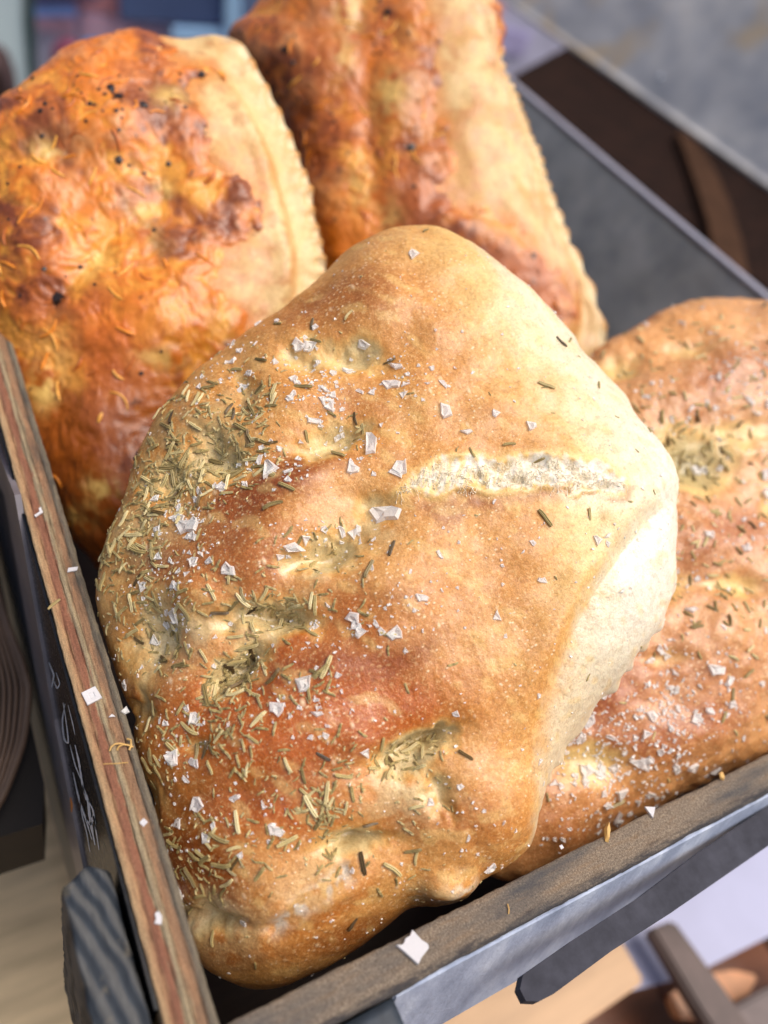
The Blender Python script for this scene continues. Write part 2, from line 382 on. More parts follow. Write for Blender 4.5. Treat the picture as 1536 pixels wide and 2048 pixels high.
# metal side
gm = M['gal_in']
lipA, lipB = onz(985, 130, 0), onz(1600, 650, 0)
dirv = (lipB - lipA) / np.linalg.norm(lipB - lipA)
lipA = lipA - dirv * 0.12; lipB = lipB + dirv * 0.2
nrm = np.array([-dirv[1], dirv[0], 0]);  nrm = nrm if nrm[0] < 0 else -nrm          # toward the inside
down = np.array([0, 0, -1.0])
def sheet(name, A, B, dn_, h, n, th, seed, amp=0.0006, nx=90, nz=30):
    a = np.linspace(0, 1, nx)[:, None, None]; b = np.linspace(0, 1, nz)[None, :, None]
    S = A + (B - A) * a + dn_ * h * b
    S = S + n * ((fbm(S, 12, 3, seed)[..., None] - 0.5) * amp * 6)
    V = np.concatenate([S.reshape(-1, 3), (S - n * th).reshape(-1, 3)]); N = nx * nz
    i = np.arange(N).reshape(nx, nz); q = np.stack([i[:-1, :-1], i[1:, :-1], i[1:, 1:], i[:-1, 1:]], -1).reshape(-1, 4)
    Q = [q, q[:, ::-1] + N]
    for e in (i[:, 0], i[:, -1], i[0], i[-1]): Q.append(np.stack([e[:-1], e[1:], e[1:] + N, e[:-1] + N], -1))
    me = np_mesh(name, V, np.concatenate(Q)); return me
cp('metal_side', sheet('metal_side', lipA + down * .002, lipB + down * .002, (down * .94 + nrm * .34), 0.117, nrm, 0.0015, 3), gm, 'dull grey metal right side wall')
th = np.array([0, 0, 1.])
W_ = 0.0065
lv = [lipA + nrm * .0008, lipB + nrm * .0008, lipB - nrm * W_, lipA - nrm * W_]
cp('folded_lip', prism('folded_lip', lv, th, 0.0022, 0.0007), M['lip'], 'bright folded lip along the metal side')
cp('crate_floor', rough_box('crate_floor', (0.0, 0.0, ZB - 0.008), (0.48, YB, ZB), 0.02, 0.0005, 50, 2), simple('dark_oiled_wood', (54, 40, 32), 0.7, scale=40, mapping=(1, 8, 1)))
cp('back_board', rough_box('back_board', (0.0, YB - 0.012, ZB), (0.46, YB - 0.0005, -0.10), 0.01, 0.0004, 90, 5), simple('dark_back_wood', (80, 66, 54), 0.7, scale=40))
# black panel with chalk handwriting on the outer left face
XP = -0.0128
pl_px_lo = [(-60, 760), (28, 990), (72, 1240), (107, 1440), (140, 1610), (168, 1748), (215, 1960), (262, 2150)]
lo3 = [onx(x, y, XP) for x, y in pl_px_lo]
ys = [p[1] for p in lo3]
top3 = [np.array([XP, y, -0.0012]) for y in ys]
Vp = []; Fp = []
for a, b in zip(top3, lo3): Vp += [a, b]
k = len(Vp)
Vp += [v + np.array([0.0008, 0, 0]) for v in Vp]
for i in range(len(lo3) - 1):
    a = 2 * i; Fp += [[a, a + 1, a + 3, a + 2], [a + k, a + 2 + k, a + 3 + k, a + 1 + k], [a, a + 2, a + 2 + k, a + k], [a + 1, a + 1 + k, a + 3 + k, a + 3]]
def blackboard():
    t = MT('black_lacquer'); n = t.noise(55, 4, 0.6, t.mapv((1, 0.35, 1.4))); f = t.noise(500, 3)
    c = t.ramp(n, [(0.4, L4(10, 12, 16)), (0.6, L4(24, 24, 28)), (0.8, L4(60, 52, 50))]); t.link(c, 'Base Color')
    t.link(t.ramp(f, [(0.3, (0.16,) * 3), (0.7, (0.3,) * 3)]), 'Roughness'); t.set(Specular_IOR_Level=0.25); return t.m
board_o = cp('chalk_panel', py_mesh('chalk_panel', Vp, Fp), blackboard(), 'glossy black panel with smeared white chalk writing')
strokes = [[(20, 985), (34, 1040), (30, 1100), (46, 1130), (52, 1190)], [(24, 990), (44, 1075), (62, 1170), (74, 1230)], [(40, 1060), (36, 1110), (60, 1160)],
           [(52, 1130), (70, 1200), (84, 1265)], [(98, 1325), (108, 1350), (104, 1375)], [(112, 1345), (120, 1368), (114, 1378), (108, 1362)],
           [(126, 1405), (132, 1440), (138, 1490), (128, 1480), (124, 1440), (130, 1408)], [(136, 1410), (146, 1450), (150, 1470)], [(140, 1490), (150, 1530), (162, 1560)],
           [(150, 1490), (158, 1525), (164, 1565), (172, 1600)], [(146, 1545), (158, 1600), (172, 1640), (184, 1680)], [(164, 1570), (176, 1600), (180, 1640), (190, 1690)],
           [(176, 1600), (186, 1620), (190, 1650), (198, 1700)], [(172, 1640), (182, 1650), (186, 1630), (192, 1660)], [(158, 1590), (164, 1630), (174, 1668), (180, 1705)]]
wd = [3.5, 3.5, 3, 3, 2.5, 2.2, 2.6, 2, 2.6, 4.2, 3.2, 5.5, 3.5, 5, 2]
ch = None
for s_, w_ in zip(strokes, wd):
    P2 = np.array(s_, float); tt = np.linspace(0, len(P2) - 1, 26)
    xs = np.interp(tt, range(len(P2)), P2[:, 0]); ysx = np.interp(tt, range(len(P2)), P2[:, 1])
    k_ = np.array([.25, .5, .25]); 
    for _ in range(3): xs[1:-1] = np.convolve(xs, k_, 'valid'); ysx[1:-1] = np.convolve(ysx, k_, 'valid')
    V_ = []; n_ = len(xs)
    for i in range(n_):
        j0, j1 = max(i - 1, 0), min(i + 1, n_ - 1); tx, ty = xs[j1] - xs[j0], ysx[j1] - ysx[j0]; l = math.hypot(tx, ty) + 1e-6
        w2 = w_ * (0.35 + 0.65 * math.sin(math.pi * (i + .5) / n_)) * random.uniform(0.7, 1.2) * 0.5
        V_.append(onx(xs[i] - ty / l * w2, ysx[i] + tx / l * w2, XP - 0.00015)); V_.append(onx(xs[i] + ty / l * w2, ysx[i] - tx / l * w2, XP - 0.00015))
    o = put('chalk_stroke', py_mesh('chalk_stroke', V_, [[2 * i, 2 * i + 1, 2 * i + 3, 2 * i + 2] for i in range(n_ - 1)]), None, m=M['chalk'])
    o.parent = board_o
# grey metal trim below the panel, dark sheet under it
def px_strip(name, L, Rr, x, th_, mm, label, parent=None):
    A = [onx(a, b, x) for a, b in L]; B = [onx(a, b, x) for a, b in Rr]; V = []
    for a, b in zip(A, B): V += [a, b]
    k = len(V); V = V + [v + np.array([th_, 0, 0]) for v in V]; Fc = []
    for i in range(len(A) - 1):
        a = 2 * i; Fc += [[a, a + 1, a + 3, a + 2], [a + k, a + 2 + k, a + 3 + k, a + 1 + k], [a, a + 2, a + 2 + k, a + k], [a + 1, a + 1 + k, a + 3 + k, a + 3]]
    Fc += [[0, k, k + 1, 1], [k - 2, k - 1, 2 * k - 1, 2 * k - 2]]
    return cp(name, py_mesh(name, V, Fc), mm, label)
lo_l = [(-90, 770), (8, 990), (52, 1240), (88, 1440), (122, 1610), (155, 1755), (204, 1965), (255, 2160)]
px_strip('metal_trim', lo_l, [(x + 1, y) for x, y in pl_px_lo], XP - 0.0012, 0.002, simple('scuffed_trim', (128, 122, 126), 0.35, 0.3, 0.3, 50), 'scuffed grey strip with a rust spot under the chalk panel')
lo_k = [(-130, 770), (-35, 990), (20, 1240), (62, 1440), (100, 1610), (140, 1765), (190, 1975), (240, 2165)]
px_strip('lower_skirt', lo_k, lo_l, XP - 0.0006, 0.0016, simple('slate_blue_sheet', (40, 50, 64), 0.3, 0.2, 0.3, 30), 'slate blue metal skirt at the foot of the left side')
rs = onx(143, 1610, XP - 0.0014)
rb = []
for k in range(14):
    a = 2 * math.pi * k / 14; r = 0.0012 * (1 + 0.3 * math.sin(3 * a)); rb.append(rs + np.array([-0.0001, r * math.cos(a) * 1.2, r * math.sin(a) * 4.0]))
cp('rust_spot', prism('rust_spot', rb, (-1, 0, 0), 0.0002), simple('rust', (206, 124, 44), 0.8, 0, 0.3, 400))
# stained battens (corner timbers)
def batten_mat(name='slate_stained_timber'):
    t = MT(name)
    v = t.mapv((1, 1, 1), (0, 0, -0.30)); wv = t.n.new('ShaderNodeTexWave'); wv.wave_type = 'BANDS'; wv.bands_direction = 'X'
    wv.inputs['Scale'].default_value = 80; wv.inputs['Distortion'].default_value = 8; wv.inputs['Detail'].default_value = 3.0; wv.inputs['Detail Scale'].default_value = 0.35
    t.l.new(v, wv.inputs['Vector']); f = t.noise(500, 5, 0.7, t.mapv((1, 0.2, 1))); p = t.noise(120, 4)
    c = t.ramp(wv.outputs['Fac'], [(0.1, L4(40, 46, 54)), (0.35, L4(62, 66, 72)), (0.8, L4(84, 84, 84))])
    c = t.mix(c, L4(138, 126, 104), t.ramp(p, [(0.58, K), (0.75, (0.6,) * 3)]))
    c = t.mix(c, t.ramp(f, [(0.3, (0.65,) * 3), (0.7, (1.25,) * 3)]), 0.7, 'MULTIPLY')
    t.link(c, 'Base Color'); t.link(t.bump(t.math('ADD', wv.outputs['Fac'], f), 0.8, 0.0009), 'Normal'); t.set(Roughness=0.7, Specular_IOR_Level=0.3); return t.m
bmM = batten_mat()
def wpb(V):
    V = V.copy(); t_ = (0.048 - V[:, 1]); V[:, 0] += 0.0
    e = np.clip((V[:, 1] - 0.040) / 0.009, 0, 1); V[:, 1] -= 0.004 * e * np.clip((V[:, 0] + 0.019) / 0.006, 0, 1); V[:, 1] -= 0.003 * e * np.clip((-0.0195 - V[:, 0]) / 0.005, 0, 1)
    V[:, 2] -= 0.0012 * e
    return V
cp('corner_batten', rough_box('corner_batten', (-0.0262, -0.10, -0.11), (-0.0136, 0.0490, -0.0045), 0.0014, 0.00045, 300, 4, 0.0012, wpb), bmM, 'slate stained timber batten with raised grain')
cp('front_cleat', rough_box('front_cleat', (0.010, -0.034, ZB), (0.0435, -0.0118, -0.0028), 0.003, 0.0004, 260, 8, 0.001), simple('slate_paint', (42, 50, 60), 0.6, scale=200, var=0.3), 'short slate painted cleat at the front corner')
for (x, y) in ((0.10, 0.06), (0.42, 0.06), (0.10, YB - 0.08), (0.42, YB - 0.08)):
    cp('leg', rough_box('leg', (x, y, -0.30), (x + 0.03, y + 0.03, ZB - 0.009), 0.02, 0.0003, 80, 1), simple('leg_wood', (48, 44, 44), 0.7))

# ================================================================ loaves
def loaf(spec):
    n = np.array(spec['n'], float); n /= np.linalg.norm(n); c = CAM + ray(*spec['c']) * spec['depth']
    u = np.cross([0, 1, 0], n); u /= np.linalg.norm(u); v = np.cross(n, u)
    pts = np.array(spec['outline'], float); K_ = len(pts)
    dense = []
    for i in range(K_):
        p0, p1, p2, p3 = pts[i - 1], pts[i], pts[(i + 1) % K_], pts[(i + 2) % K_]
        for t in np.linspace(0, 1, 12, endpoint=False):
            dense.append(0.5 * ((2 * p1) + (-p0 + p2) * t + (2 * p0 - 5 * p1 + 4 * p2 - p3) * t * t + (-p0 + 3 * p1 - 3 * p2 + p3) * t ** 3))
    P3 = np.array([on_plane(x, y, c, n) for x, y in dense])
    c = P3.mean(0) if 'mid' not in spec else on_plane(*spec['mid'], c, n)
    d = P3 - c; U, Vv = d @ u, d @ v
    th_ = np.arctan2(Vv, U); rr = np.hypot(U, Vv); o = np.argsort(th_); th_, rr = th_[o], rr[o]
    TH = np.linspace(-math.pi, math.pi, 1441); RR = np.interp(TH, th_, rr, period=2 * math.pi)
    # profile (superellipse) by arc length
    H, Hb, Rm = spec['H'], spec['Hb'], rr.mean(); p, q = spec.get('p', 2.6), spec.get('q', 2.0)
    f = np.linspace(0, 1, 2000)
    rt_ = np.sin(f * math.pi / 2) ** (2 / p); ht = np.cos(f * math.pi / 2) ** (2 / q)
    g = np.linspace(0, 0.93, 900)
    rb_ = np.cos(g * math.pi / 2) ** (2 / 3.2); hb_ = -np.sin(g * math.pi / 2) ** (2 / 2.2) * Hb / H
    r_ = np.concatenate([rt_, rb_[1:]]); h_ = np.concatenate([ht, hb_[1:]])
    al = np.concatenate([[0], np.cumsum(np.hypot(np.diff(r_) * Rm, np.diff(h_) * H))]); al /= al[-1]
    srim = al[1999]
    N = spec['N']; ga = np.linspace(-1, 1, N); A, B = np.meshgrid(ga, ga, indexing='ij')
    S = np.maximum(abs(A), abs(B)); cond = abs(A) > abs(B)
    with np.errstate(divide='ignore', invalid='ignore'):
        ph = np.where(cond, math.pi / 4 * B / A, math.pi / 2 - math.pi / 4 * A / B)
    ph = np.nan_to_num(ph); ph = np.where(cond, np.where(A < 0, ph + math.pi, ph), np.where(B < 0, ph + math.pi, ph))
    R = np.interp(np.arctan2(np.sin(ph), np.cos(ph)), TH, RR)
    # soften the star shape towards the middle
    r0 = np.interp(S, al, r_); h0 = np.interp(S, al, h_)
    Rs = R * r0
    V = c + (Rs * np.cos(ph))[..., None] * u + (Rs * np.sin(ph))[..., None] * v + (h0 * H)[..., None] * n
    def normals(V):
        da = np.gradient(V, axis=0); db = np.gradient(V, axis=1); nn = np.cross(da, db); nn /= np.linalg.norm(nn, axis=-1, keepdims=True) + 1e-15
        mid = nn[N // 2 + 5, N // 2 + 7]; return nn if mid @ n > 0 else -nn
    nn = normals(V)
    px, py = to_px(V)
    D = spec['disp'](px, py, V, S / srim, ph)
    V2 = V + nn * D[..., None]
    nn2 = normals(V2)
    px2, py2 = to_px(V2)
    C, gl, cr = spec['color'](px, py, V, S / srim, ph, D)
    i = np.arange(N * N).reshape(N, N); q_ = np.stack([i[:-1, :-1], i[1:, :-1], i[1:, 1:], i[:-1, 1:]], -1).reshape(-1, 4)
    q_ = fixw(V2.reshape(-1, 3), q_, nn2.reshape(-1, 3))
    mesh = np_mesh('crust', V2.reshape(-1, 3), q_, True, C.reshape(-1, 3), {'gloss': gl.ravel(), 'crust': cr.ravel()})
    return dict(me=mesh, V=V2, n=nn2, px=px2, py=py2, bpx=px, bpy=py, S=S / srim, ph=ph, c=c, N=n, D=D, base=V, q=q_, bn=nn, Hb=Hb)
def fixw(V, q, nrm):
    k = len(q) // 2; a, b, c = V[q[k, 0]], V[q[k, 1]], V[q[k, 2]]
    return q if np.cross(b - a, c - a) @ nrm[q[k, 0]] > 0 else q[:, ::-1]

def facing(L):
    view = CAM - L['V']; view /= np.linalg.norm(view, axis=-1, keepdims=True); return (view * L['n']).sum(-1)

# ---- small toppings, shared meshes
def needle_mesh(k, mm):
    r = np.random.default_rng(40 + k); Ln = 1.0; bend = r.uniform(-0.03, 0.03) if k % 3 else r.uniform(0.05, 0.09); ns = 6
    prof = [(-0.10, 0.0), (-0.115, 0.09), (-0.05, 0.135), (0.0, 0.085), (0.05, 0.135), (0.115, 0.09), (0.10, 0.0)]
    V = []; Fc = []
    for i in range(ns + 1):
        t = i / ns; w = 1.0 if 0.06 < t < 0.94 else 0.72
        if k % 4 == 0 and t > 0.5: w *= 1.25 - 0.7 * t + 0.2
        for (a, b) in prof: V.append(((t - 0.5) * Ln, a * w + bend * math.sin(math.pi * t), b * w + 0.03 * math.sin(2 * math.pi * t)))
    m_ = len(prof)
    for i in range(ns):
        for j in range(m_): Fc.append([i * m_ + j, i * m_ + (j + 1) % m_, (i + 1) * m_ + (j + 1) % m_, (i + 1) * m_ + j])
    Fc += [list(range(m_))[::-1], [ns * m_ + j for j in range(m_)]]
    me = py_mesh('rosemary_needle', V, Fc); me.materials.append(mm); return me
needles = [needle_mesh(k, M['herb']) for k in range(6)]; needles_d = [needle_mesh(k + 6, M['herb_dark']) for k in range(3)]
def flake_mesh(k, mm):
    r = np.random.default_rng(90 + k); n_ = int(r.integers(4, 8)); an = np.sort(r.uniform(0, 2 * math.pi, n_) * 0.35 + np.arange(n_) * 2 * math.pi / n_ * 0.9)
    rad = r.uniform(0.32, 0.56, n_); o = [(rad[i] * math.cos(an[i]), rad[i] * math.sin(an[i]) * 0.85) for i in range(n_)]
    V = [(x, y, 0.0 + r.uniform(0, .04)) for x, y in o] + [(x * 0.86, y * 0.86, 0.12 + r.uniform(-.02, .07)) for x, y in o] + [(x * 0.45, y * 0.45, 0.10 + r.uniform(-0.07, 0.10)) for x, y in o] + [(0, 0, 0.06 + r.uniform(-.04, .08))]
    Fc = []
    for i in range(n_):
        j = (i + 1) % n_
        Fc += [[i, j, n_ + j, n_ + i], [n_ + i, n_ + j, 2 * n_ + j, 2 * n_ + i], [2 * n_ + i, 2 * n_ + j, 3 * n_]]
    me = py_mesh('salt_flake', V, Fc); me.materials.append(mm); return me
flakes = [flake_mesh(k, M['salt']) for k in range(10)]
def char_mesh(k):
    r = np.random.default_rng(140 + k); V = []; 
    for i in range(2):
        for j in range(5):
            a = j * 2 * math.pi / 5 + r.uniform(-.3, .3); rr = r.uniform(.35, .55) * (1 if i == 0 else .7); V.append((rr * math.cos(a), rr * math.sin(a), 0.28 * i + r.uniform(-.06, .06)))
    Fc = [[4, 3, 2, 1, 0], [5, 6, 7, 8, 9]] + [[j, (j + 1) % 5, 5 + (j + 1) % 5, 5 + j] for j in range(5)]
    me = py_mesh('charred_bit', V, Fc); me.materials.append(M['char']); return me
chars = [char_mesh(k) for k in range(5)]

def frame(nv, ang, tilt=0.0, roll=0.0):
    nv = Vector(nv).normalized(); t = nv.orthogonal().normalized(); t = Matrix.Rotation(ang, 3, nv) @ t
    t = (t + nv * tilt).normalized(); b = nv.cross(t).normalized(); b = (b + nv * roll).normalized(); nn = t.cross(b).normalized()
    return Matrix((t, b, nn)).transposed()
def scatter(L, parent, dens, count, meshes, size, name, sink=0.0, tilt=0.12, maxparts=300, stuffname=None, stretch=None, seed=1, extra=None, aniso=(1, 1, 1)):
    """lay pieces on the loaf where the density map says; the biggest stay parts, the rest is one stuff part"""
    r = np.random.default_rng(seed); w = dens(L['px'], L['py'], L) * (facing(L) > 0.02)
    dA = np.linalg.norm(np.cross(np.gradient(L['V'], axis=0), np.gradient(L['V'], axis=1)), axis=-1)
    w = (w * dA).ravel(); w /= w.sum()
    idx = list(r.choice(len(w), count, replace=True, p=w)); items = []
    V = L['V'].reshape(-1, 3); nrm = L['n'].reshape(-1, 3)
    sm = L.setdefault('nsm', smooth_n(L)).reshape(-1, 3)
    PX = L['px'].ravel(); PY = L['py'].ravel()
    for i in idx:
        items.append([V[i], sm[i], size(r), r.uniform(0, 2 * math.pi), int(r.integers(len(meshes))), r.uniform(-tilt, tilt)])
    for e in (extra or []):
        vis = (facing(L).ravel() > 0); dd = (PX - e[0]) ** 2 + (PY - e[1]) ** 2 + (~vis) * 1e9; i = int(np.argmin(dd))
        nv = Vector(sm[i]); t0 = nv.orthogonal().normalized(); b0 = nv.cross(t0)
        # turn so that the piece shows at the wanted picture angle
        best = 0; bd = 9
        for a in np.linspace(0, math.pi, 37):
            tv = np.array(Matrix.Rotation(a, 3, nv) @ t0); p1 = to_px(V[i] + tv * .002); p0 = to_px(V[i])
            an = math.degrees(math.atan2(p1[1] - p0[1], p1[0] - p0[0])); df = abs((an - e[2] + 90) % 180 - 90)
            if df < bd: bd = df; best = a
        items.append([V[i], sm[i], e[3], best, e[4], 0.0])
    items.sort(key=lambda t: -t[2]); 
    for it in items[:maxparts]:
        o = bpy.data.objects.new(name, meshes[it[4] % len(meshes)]); col.objects.link(o)
        Rm = frame(it[1], it[3], it[5], it[5] * .6).to_4x4(); sc = Matrix.Diagonal((it[2] * aniso[0], it[2] * aniso[1], it[2] * aniso[2], 1))
        o.parent = parent; o.matrix_local = Matrix.Translation(Vector(it[0] + it[1] * sink * it[2]) - parent.location) @ Rm @ sc
    rest = items[maxparts:]
    if rest:
        VV = []; FF = []; b = 0
        for it in rest:
            me = meshes[it[4] % len(meshes)]; Rm = frame(it[1], it[3], it[5]) @ Matrix.Diagonal((it[2] * aniso[0], it[2] * aniso[1], it[2] * aniso[2])); t0 = Vector(it[0] + it[1] * sink * it[2]) - parent.location
            VV += [tuple(Rm @ v.co + t0) for v in me.vertices]; FF += [[b + k for k in p.vertices] for p in me.polygons]; b += len(me.vertices)
        put(stuffname or name + '_crumbs', py_mesh(stuffname or name, VV, FF), parent, kind='stuff', m=meshes[0].materials[0])
def smooth_n(L, k=3):
    n = L['n'].copy()
    for _ in range(k):
        n[1:-1, 1:-1] = (n[1:-1, 1:-1] + n[:-2, 1:-1] + n[2:, 1:-1] + n[1:-1, :-2] + n[1:-1, 2:]) / 5
    return n / np.linalg.norm(n, axis=-1, keepdims=True)
def bread_root(name, L, label, cat, mm, group):
    loc = L['c'] - L['N'] * L['Hb']
    r = root(name, loc, label, cat, group)
    L['me'].transform(Matrix.Translation(-Vector(loc))); L['me'].materials.append(mm)
    put('crust', L['me'], r); 
    return r

# ---------------------------------------------------------------- 1. focaccia in front
OUT1 = [(830, 458), (885, 470), (940, 503), (1010, 558), (1080, 612), (1150, 680), (1205, 738), (1255, 802), (1308, 868), (1338, 922), (1348, 965), (1344, 1020),
        (1345, 1090), (1338, 1180), (1315, 1255), (1262, 1328), (1205, 1395), (1152, 1458), (1112, 1512), (1086, 1562), (1070, 1620), (1050, 1690), (1004, 1736), (958, 1764), (930, 1798),
        (880, 1816), (820, 1822), (740, 1880), (640, 1945), (500, 1970), (400, 1905), (352, 1790), (322, 1680), (292, 1545), (262, 1430), (228, 1345), (200, 1250), (192, 1160),
        (222, 1060), (258, 980), (298, 890), (345, 815), (392, 756), (455, 705), (520, 650), (590, 588), (655, 535), (715, 488), (775, 463)]
PITS1 = [(690, 700, 62, 26, 5, 1.0), (590, 705, 34, 26, 30, .6), (668, 872, 70, 26, -22, 1.1), (425, 905, 60, 44, 20, .9), (480, 780, 30, 40, 0, .4), (330, 960, 60, 34, -40, .7),
         (655, 1105, 72, 28, -22, 1.25), (540, 1238, 95, 28, 2, 1.3), (470, 1345, 70, 24, -38, 1.2), (858, 1486, 60, 22, -18, 1.5), (790, 1530, 60, 34, -10, .6), (705, 1690, 70, 24, -8, 1.3),
         (300, 1280, 50, 60, 0, .9), (285, 1420, 26, 40, 0, .6), (390, 1490, 40, 24, 0, .4), (750, 1010, 44, 30, 10, .6), (300, 1590, 30, 50, 0, .5), (880, 1590, 24, 50, -12, .6), (420, 1835, 70, 22, 8, .9)]
SLIT = [(790, 985), (835, 962), (880, 946), (950, 948), (1030, 940), (1110, 940), (1185, 954), (1245, 968)]
SLW = [4, 18, 30, 28, 27, 29, 22, 5]
FOLD = [(1352, 985), (1300, 1040), (1248, 1105), (1200, 1172), (1160, 1250), (1118, 1345), (1085, 1440), (1062, 1520)]
CELLS = [(885, 918, 24, 16), (1005, 926, 32, 15), (1062, 920, 34, 13), (1128, 934, 34, 14), (1168, 952, 20, 9), (858, 975, 13, 9), (925, 982, 11, 8), (1212, 967, 13, 7), (955, 945, 14, 10), (1035, 958, 18, 8), (1100, 962, 16, 7), (832, 968, 9, 7)]
def slit_fields(px, py):
    d, t, s = seg_dist(px, py, SLIT); w = np.interp(t * (len(SLIT) - 1), range(len(SLIT)), SLW)
    return d, t, s, w
def disp1(px, py, V, S, ph):
    D = (fbm(V, 22, 3, 1) - 0.5) * 0.010 * ss(1.35 - S, 0, 0.5)
    D += (fbm(V, 75, 2, 2) - 0.5) * 0.0014 + (fbm(V, 300, 3, 4) - 0.5) * 0.00025 + (fbm(V, 800, 2, 6) - 0.5) * 0.0002
    qx = px + (fbm(V, 160, 3, 61) - .5) * 44; qy = py + (fbm(V, 160, 3, 62) - .5) * 36
    for b in PITS1: D -= 0.0054 * b[5] * G(qx, qy, b[0], b[1], b[2] * .92, b[3] * .85, b[4], 2.3) + 0.0020 * b[5] * G(px, py, b[0], b[1], b[2] * 1.8, b[3] * 2.2, b[4])
    # ridges between the finger marks
    for b in [(560, 1480, 150, 70, -18, .0035), (700, 1330, 120, 60, -25, .002), (500, 1090, 110, 60, -25, .0030), (760, 600, 120, 60, -35, .0025), (600, 960, 120, 36, -20, .0028), (950, 1640, 90, 90, 0, .003), (590, 800, 70, 40, 0, .002),
              (480, 1640, 120, 50, -20, .002), (860, 1130, 200, 110, -20, .003), (380, 1180, 60, 50, 0, .0026), (340, 1380, 50, 40, -30, .002), (640, 1790, 120, 26, -20, .002), (890, 1770, 45, 28, 0, .0045)]:
        D += b[5] * G(px, py, *b[:5])
    d, t, s = seg_dist(px, py, FOLD); e = ss(t, 0, .15) * ss(1 - t, 0, .35)
    D -= 0.0016 * np.exp(-(d / 20) ** 2) * e; D += 0.0016 * np.exp(-((d - 45) / 32) ** 2) * (s > 0) * e
    wob = (noise(V, 130, 21) - 0.5) * 30; d, t, s, w = slit_fields(px, py); d2 = d + wob + (noise(V, 420, 22) - .5) * 9
    inn = ss(w - d2, -4, 14); web = ss(noise(V, 190, 28), .38, .62); cell = np.clip(sum(G(px, py, a, b, c_, d_, 6, 3) for a, b, c_, d_ in CELLS), 0, 1); D -= inn * (0.0004 + 0.0014 * cell + 0.0007 * ss(-d * s, 2, w * .8) + .0008 * web); D += inn * (np.abs(noise(V, 420, 23) - .5) * 2 * 0.0004 + (noise(np.stack([px / 6, py / 26, px * 0], -1), 1, 24)) * 0.0005)
    D += 0.0007 * np.exp(-((d2 - w - 4) / 6) ** 2) * (s > 0) * (t > .1) * (t < .9)
    # torn membrane low on the left
    d, t, s = seg_dist(px, py, [(548, 1850), (610, 1800), (690, 1745)]); D -= 0.0022 * np.exp(-(d / 16) ** 2); 
    # little crimped skirt along the right rim
    rim = np.exp(-((S - 1.03) / 0.035) ** 2); pl = 0.5 + 0.5 * np.sin(ph * 46 + 3 * np.sin(ph * 9)); D += rim * (0.0012 + 0.0022 * pl * ss(px, 1000, 1150))
    return D
LC = {k: lin(*v) for k, v in dict(tan=(208, 144, 72), deep=(146, 72, 14), amber=(184, 92, 0), red=(194, 122, 52), yellow=(240, 202, 126), cream=(234, 221, 190), pale=(228, 208, 172),
      crumb=(216, 194, 142), olive=(168, 146, 98), white=(238, 231, 216), orange=(226, 152, 62), dusk=(150, 104, 70), peach=(216, 160, 92), grey=(186, 178, 156)).items()}
